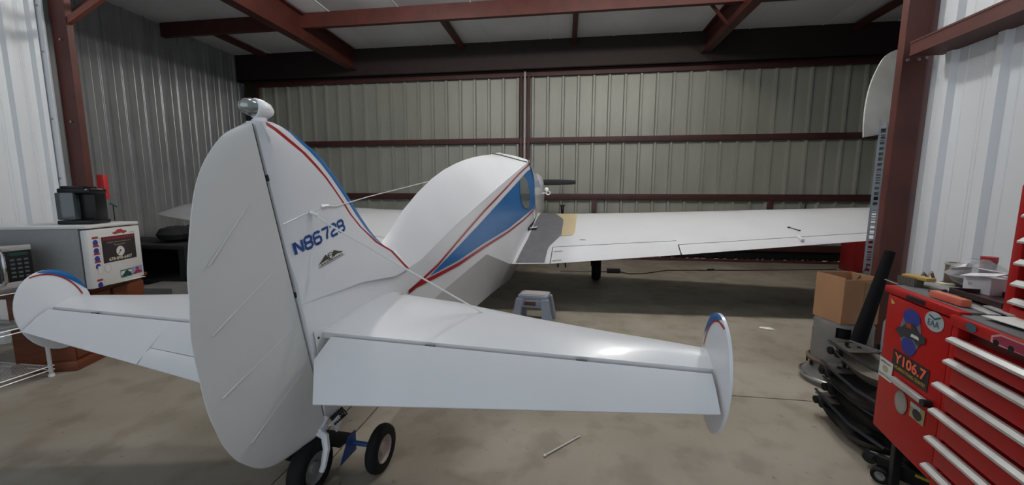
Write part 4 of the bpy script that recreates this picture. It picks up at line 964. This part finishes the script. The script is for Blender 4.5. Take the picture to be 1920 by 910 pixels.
tst([(.105, .585), (.325, .585), (.325, .672), (.105, .672)], STB, 'radio_sticker')
ttext('radio_lettering', 'Y106.7', .044, .118, .620, .195, mat('sticker_coral', (.75, .12, .05), .5), bold=.03)
ttext('radio_slogan', "ATLANTA'S YOUNG COUNTRY", .014, .125, .597, .19, mat('sticker_yellow', (.55, .36, .03), .5), bold=.01)
tst(rect(.022, .522, .116, .606), STW, 'white_card', .0005); ttext('card_text', "Jeff Bennett's", .013, .030, .584, .076, BLACK); ttext('card_text', "Buzzard's Roost", .013, .028, .531, .080, BLACK)
tst(ell(.068, .565, .022, .015), mat('card_tan', (.34, .32, .2), .5), 'card_picture', .0010)
MB().box((.245, yo - SY * .014, .556), (.20, .022, .022), .006).build('door_handle', ALU, sd_); MB().tube([(.352, yo, .556), (.352, yo - SY * .026, .556)], .014, 12).build('latch', DARKM, sd_)
tst(ell(.192, .478, .040, .046, 24), mat('sticker_grey3', (.22, .20, .19), .6), 'grey_seal', .0005); tst(ell(.192, .478, .031, .037, 24), mat('sticker_grey4', (.27, .25, .23), .6), 'seal_face', .0010)
tst(rect(.250, .455, .333, .515), mat('sticker_olive', (.24, .22, .10), .4), 'photo_sticker', .0005); tst(ell(.293, .480, .026, .020), STB, 'photo_subject', .0010); tst(rect(.250, .497, .308, .513), STG, 'photo_sky', .0010)
tst([(.045, .872), (.078, .858), (.055, .848)], mat('sticker_gold', (.5, .33, .05), .5), 'arrow_sticker', .0005)
MB().box((.20, SY * -.006, .904), (.11, .004, .018), .002).build('name_strip', BLACK, SC)
for x in (.05, .36):
    for y in (.08, .38): B((x, y, .14), (.03, .03, .28), .003).build('leg', DARKM, SC)
# main rolling cabinet
MC = empty('rolling_tool_chest', T0 + Dn * .41, rzt); tag(MC, 'red rolling tool chest with aluminium-edged drawers at the right edge', 'tool chest')
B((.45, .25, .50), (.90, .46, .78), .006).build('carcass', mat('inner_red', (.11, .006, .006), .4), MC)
B((.012, .015, .50), (.026, .05, .80), .003).build('frame_stile', TBRED, MC); B((.45, .012, .888), (.92, .055, .036), .004).build('top_rail', TBRED, MC)
B((.45, .25, .905), (.92, .50, .012), .004).build('top_panel', mat('top_grey', (.13, .125, .13), .6, noise=.3), MC)
bounds = [.868, .832, .756, .658, .562, .459, .355, .24, .13]
prev = .870
for i, hz in enumerate([.832, .756, .658, .562, .459, .355, .24]):
    nxt = [.832, .756, .658, .562, .459, .355, .24, .13][i + 1]
    dd = B((.47, .004, (hz + nxt) / 2 + .010), (.88 if i > 1 else .86, .05, hz - nxt - .018), .004).build('drawer', TBRED, MC)
    x0 = .035 if i < 2 else .0
    mbh = MB(); mbh.prism([(0, -.006), (SY * -.032 * SY, -.010), (-.034, -.004), (-.012, .012), (0, .012)], (x0, SY * -.018, hz - .006), (0, SY, 0), (0, 0, 1), SY * (.93)) if False else None
    mbh = MB(); yy = SY * -.020
    prof = [(0, .008), (-.010, .008), (-.024, .000), (-.024, -.008), (0, -.005)]
    V = [(xx, yy + SY * a, hz + b) for xx in (x0, .93) for a, b in prof]; k = len(prof)
    mbh.add(V, [tuple(range(k)), tuple(range(k, 2 * k))] + [(j, (j + 1) % k, k + (j + 1) % k, k + j) for j in range(k)]); mbh.build('drawer_pull', ALU, dd, None)
yo2 = SY * -.017
def mst(poly, m, name, lift=0.0): return MB().prism(poly, (0, yo2 - SY * lift, 0), EXt, EYt, .0004).build(name, m, MC, None)
mst(ell(.087, .889, .022, .014), mat('sticker_teal2', (.03, .08, .11), .5), 'round_badge')
mst([(.165, .872), (.165, .892), (.195, .905), (.33, .905), (.34, .868), (.30, .866), (.28, .872), (.20, .870)], mat('truck_edge', (.45, .25, .24), .5), 'truck_sticker')
mst([(.172, .876), (.172, .889), (.198, .900), (.328, .900), (.333, .873), (.20, .875)], mat('truck_red', (.26, .02, .05), .5), 'truck_body', .0005)
for x in (.185, .235, .32): mst(ell(x, .876, .010, .009, 12), BLACK, 'truck_wheel', .0010)
for x in (.08, .8):
    for y in (.08, .42): wheel('caster', (x, SY * y, .06), .06, .035, MC, axis='Y')
# upper chest
UC = empty('top_tool_chest', T0 + Dn * .41 - Nn * .13 + Vector((0, 0, .912)), rzt); tag(UC, 'red top tool chest sitting on the rolling chest at the right edge', 'tool chest')
B((.36, .18, .21), (.69, .27, .41), .006).build('carcass', TBRED, UC); B((.36, .035, .21), (.66, .03, .38), .003).build('drawer_bay', mat('inner_dark', (.02, .012, .012), .5), UC)
B((.0, .15, .215), (.035, .33, .43), .006).build('side_panel', TBRED, UC); B((.35, .15, .425), (.72, .33, .02), .006).build('lid', TBRED, UC); B((.35, .0, .02), (.70, .03, .035), .004).build('bottom_rail', TBRED, UC)
for hz in (.335, .255, .185, .118, .06):
    dw = B((.37, .004, hz - .012), (.66, .015, .034), .002).build('drawer', BLACK, UC)
    V = [(xx, SY * (-.006 + a), hz + b) for xx in (.022, .70) for a, b in ((0, .010), (-.012, .010), (-.026, -.002), (-.026, -.008), (0, -.006))]
    MB().add(V, [(0, 1, 2, 3, 4), (5, 6, 7, 8, 9)] + [(j, (j + 1) % 5, 5 + (j + 1) % 5, 5 + j) for j in range(5)]).build('drawer_pull', ALU, dw, None)
# things on top of the cabinets (z = .918)
ZT_ = .919
def TP(s, b): p = T0 + Dn * s - Nn * b; return (p.x, p.y, ZT_)
br = empty('scrub_brush', TP(-.03, .095), rzt + .3); br.scale = (.72, .85, .9); tag(br, 'wooden-backed brush with stiff grey bristles on the side cabinet', 'brush')
MB().box((.02, .012, .042), (.15, .05, .016), .006).build('back', mat('brush_yellow', (.42, .27, .05), .5), br)
mb = MB()
for i in range(14):
    for j in range(5):
        x = -.058 + i * .0075; y = -.022 + j * .011; mb.tube([(x, y, .0), (x + random.uniform(-.002, .002), y, .040)], .0032, 5)
mb.build('bristles', mat('bristle', (.13, .11, .09), .9), br)['kind'] = 'stuff'
jr = empty('paint_can', TP(-.07, .262), 0); jr.scale = (.9, .9, .85); tag(jr, 'dirty tan jar with a pale rim, behind the brush', 'jar')
MB().lathe([(.038, 0), (.042, .01), (.042, .11), (.038, .115)], 20).build('body', mat('jar_tan', (.15, .10, .07), .5, noise=.3), jr); MB().lathe([(.036, .108), (.044, .108), (.046, .112), (.044, .120), (.036, .120), (.036, .108)], 20).build('rim', mat('rim_pale', (.32, .32, .30), .4), jr)
rj = empty('red_lid_jar', TP(-.165, .415), 0); rj.scale = (.66, .66, .75); tag(rj, 'brown glass jar with a red lid furthest back on the cabinet', 'jar')
MB().lathe([(.034, 0), (.038, .01), (.038, .13), (.03, .145)], 20).build('body', mat('jar_brown', (.10, .045, .03), .3), rj); MB().lathe([(.04, .135), (.04, .165), (0, .168)], 20).build('lid', mat('lid_red', (.36, .02, .02), .4), rj)
bb = MB()
vv = []; nseg = 9
for i in range(nseg):
    for j in range(12):
        th = 2 * PI * j / 12; ph = i / (nseg - 1); r = .085 * math.sin(PI * (.12 + .83 * (1 - ph))) * (1 + random.uniform(-.22, .22)); vv.append((r * math.cos(th), r * math.sin(th) * .7, .13 * ph + random.uniform(-.006, .006)))
ff = [(i * 12 + j, i * 12 + (j + 1) % 12, i * 12 + 12 + (j + 1) % 12, i * 12 + 12 + j) for i in range(nseg - 1) for j in range(12)]
bb.add(vv, ff); bag = bb.build('plastic_bag', mat('clear_plastic', (.62, .64, .66), .25, alpha=.35), None, None); bag.location = TP(-.01, .285); tag(bag, 'crumpled clear plastic bag between the jars and the white box', 'bag')
wbx = empty('white_box', TP(.105, .255), rzt + .25); wbx.scale = (.74, .85, .88); tag(wbx, 'small white carton with open flaps beside the plastic bag', 'box')
PW = mat('carton_white', (.58, .56, .58), .6)
MB().box((0, 0, .045), (.13, .10, .086), .002).build('carton', PW, wbx)
MB().box((.02, -.045 * SY, .098), (.17, .05, .004), rx=math.radians(14) * SY, ry=math.radians(-8)).build('flap', PW, wbx, None); MB().box((.0, .045 * SY, .103), (.16, .06, .004), rx=math.radians(-20) * SY).build('flap', PW, wbx, None)
text_obj('carton_mark', 'uc .', .012, (-.04, -.0508 * SY, .045), (1, 0, 0), (0, 0, 1), mat('mark_grey', (.2, .2, .2), .6), wbx, .035, 0)
pk = MB().box((0, 0, .014), (.15, .03, .026), .004).build('pink_block', mat('pink_orange', (.60, .06, .10), .5, noise=.45, nscale=5, col2=(.50, .18, .05)), None); pk.location = TP(.265, .055); pk.rotation_euler = (0, 0, rzt + .05); tag(pk, 'long pink and orange sanding block at the front edge of the cabinet', 'block')
mg_ = MB().box((0, 0, .004), (.24, .11, .008), .002).build('magazine', mat('mag_grey', (.30, .30, .27), .5, noise=.5, nscale=30), None); mg_.location = TP(.01, .185); mg_.rotation_euler = (0, 0, rzt + .3); tag(mg_, 'printed leaflet lying flat behind the pink block', 'leaflet')
kn = MB().tube([(0, 0, .010), (.07, .02, .010)], .007, 8).build('marker', mat('marker_blue', (.015, .02, .06), .4), None); kn.location = TP(.135, .07); tag(kn, 'short dark blue marker left of the pink block', 'marker')
kt = MB().box((0, 0, .012), (.05, .03, .024), .004).tube([(-.03, 0, .01), (-.012, 0, .045), (0, .0, .025), (.016, 0, .05), (.03, 0, .012)], .006, 6).build('cable_clamp', mat('clamp_tan', (.20, .16, .13), .5, .4), None); kt.location = TP(-.12, .19); tag(kt, 'small twisted metal clamp between brush and jar', 'clamp')
tp_ = MB().lathe([(.02, 0), (.028, .004), (.028, .014), (.02, .018), (.018, .0), (.02, 0)], 16).build('tape_ring', mat('tape_cream', (.5, .48, .36), .4), None); tp_.location = TP(-.06, .225); tag(tp_, 'small cream tape ring at the foot of the tan jar', 'tape')
rdr = MB().tube([(-.05, 0, .004), (.05, .0, .004)], .003, 6).build('metal_pin', CHROME, None); rdr.location = TP(-.07, .045); rdr.rotation_euler = (0, 0, rzt); tag(rdr, 'thin metal pin on the far corner of the side cabinet', 'pin')
tr_ = MB().box((0, 0, .012), (.24, .14, .004), .001).box((0, .07, .02), (.24, .004, .02)).box((0, -.07, .02), (.24, .004, .02)).box((.12, 0, .02), (.004, .14, .02)).box((-.12, 0, .02), (.004, .14, .02)).build('parts_tray', mat('tray_dark', (.03, .012, .012), .4), None); tr_.location = TP(.25, .20); tr_.rotation_euler = (0, 0, rzt); tag(tr_, 'shallow dark red tray under the white carton', 'tray')
for i, (s_, b_, l_) in enumerate(((.37, .08, .13), (.385, .12, .12), (.40, .16, .10))):
    q = MB().box((0, 0, .003 + .004 * i), (l_, .03, .006), .001).build('metal_strip', ALU, None); q.location = TP(s_, b_); q.rotation_euler = (0, 0, rzt - .1); tag(q, ['nearest', 'middle', 'furthest'][i] + ' of three flat silver strips on the tool chest top', 'metal strip', 'silver strips on the tool chest')
nb = empty('note_card', TP(.55, .085), rzt + .12); tag(nb, 'white card with a small black mark at the front of the tool chest top', 'card')
MB().box((0, 0, .003), (.20, .09, .003), .0005).build('sheet', mat('note_white', (.62, .61, .58), .6), nb); MB().prism([(0, 0), (.02, .008), (.006, .014)], (-.01, -.01, .005), (1, 0, 0), (0, 1, 0), .0004).build('black_mark', BLACK, nb, None)
# cylinder edge seen between rack and toolbox
gc = MB().lathe([(.05, 0), (.055, .01), (.055, .60), (.03, .66), (0, .67)], 18).build('grey_cylinder', mat('cyl_grey', (.17, .18, .20), .45), None); gc.location = (1.83, 2.33, 0); tag(gc, 'grey gas cylinder squeezed between the toolbox and the foam tube', 'cylinder')
# ---- overhead tube fixtures (above the frame)
for nm, x, y, lb in (('shop_light', -.5, 3.95, 'long tube light on the ceiling over the wings'), ('shop_light', -1.1, .9, 'long tube light on the ceiling over the tail')):
    f_ = empty(nm, (x, y, 4.24)); tag(f_, lb, 'light')
    MB().box((0, 0, .03), (1.3, .16, .04), .006).build('housing', mat('fixture_white', (.7, .7, .7), .5), f_)
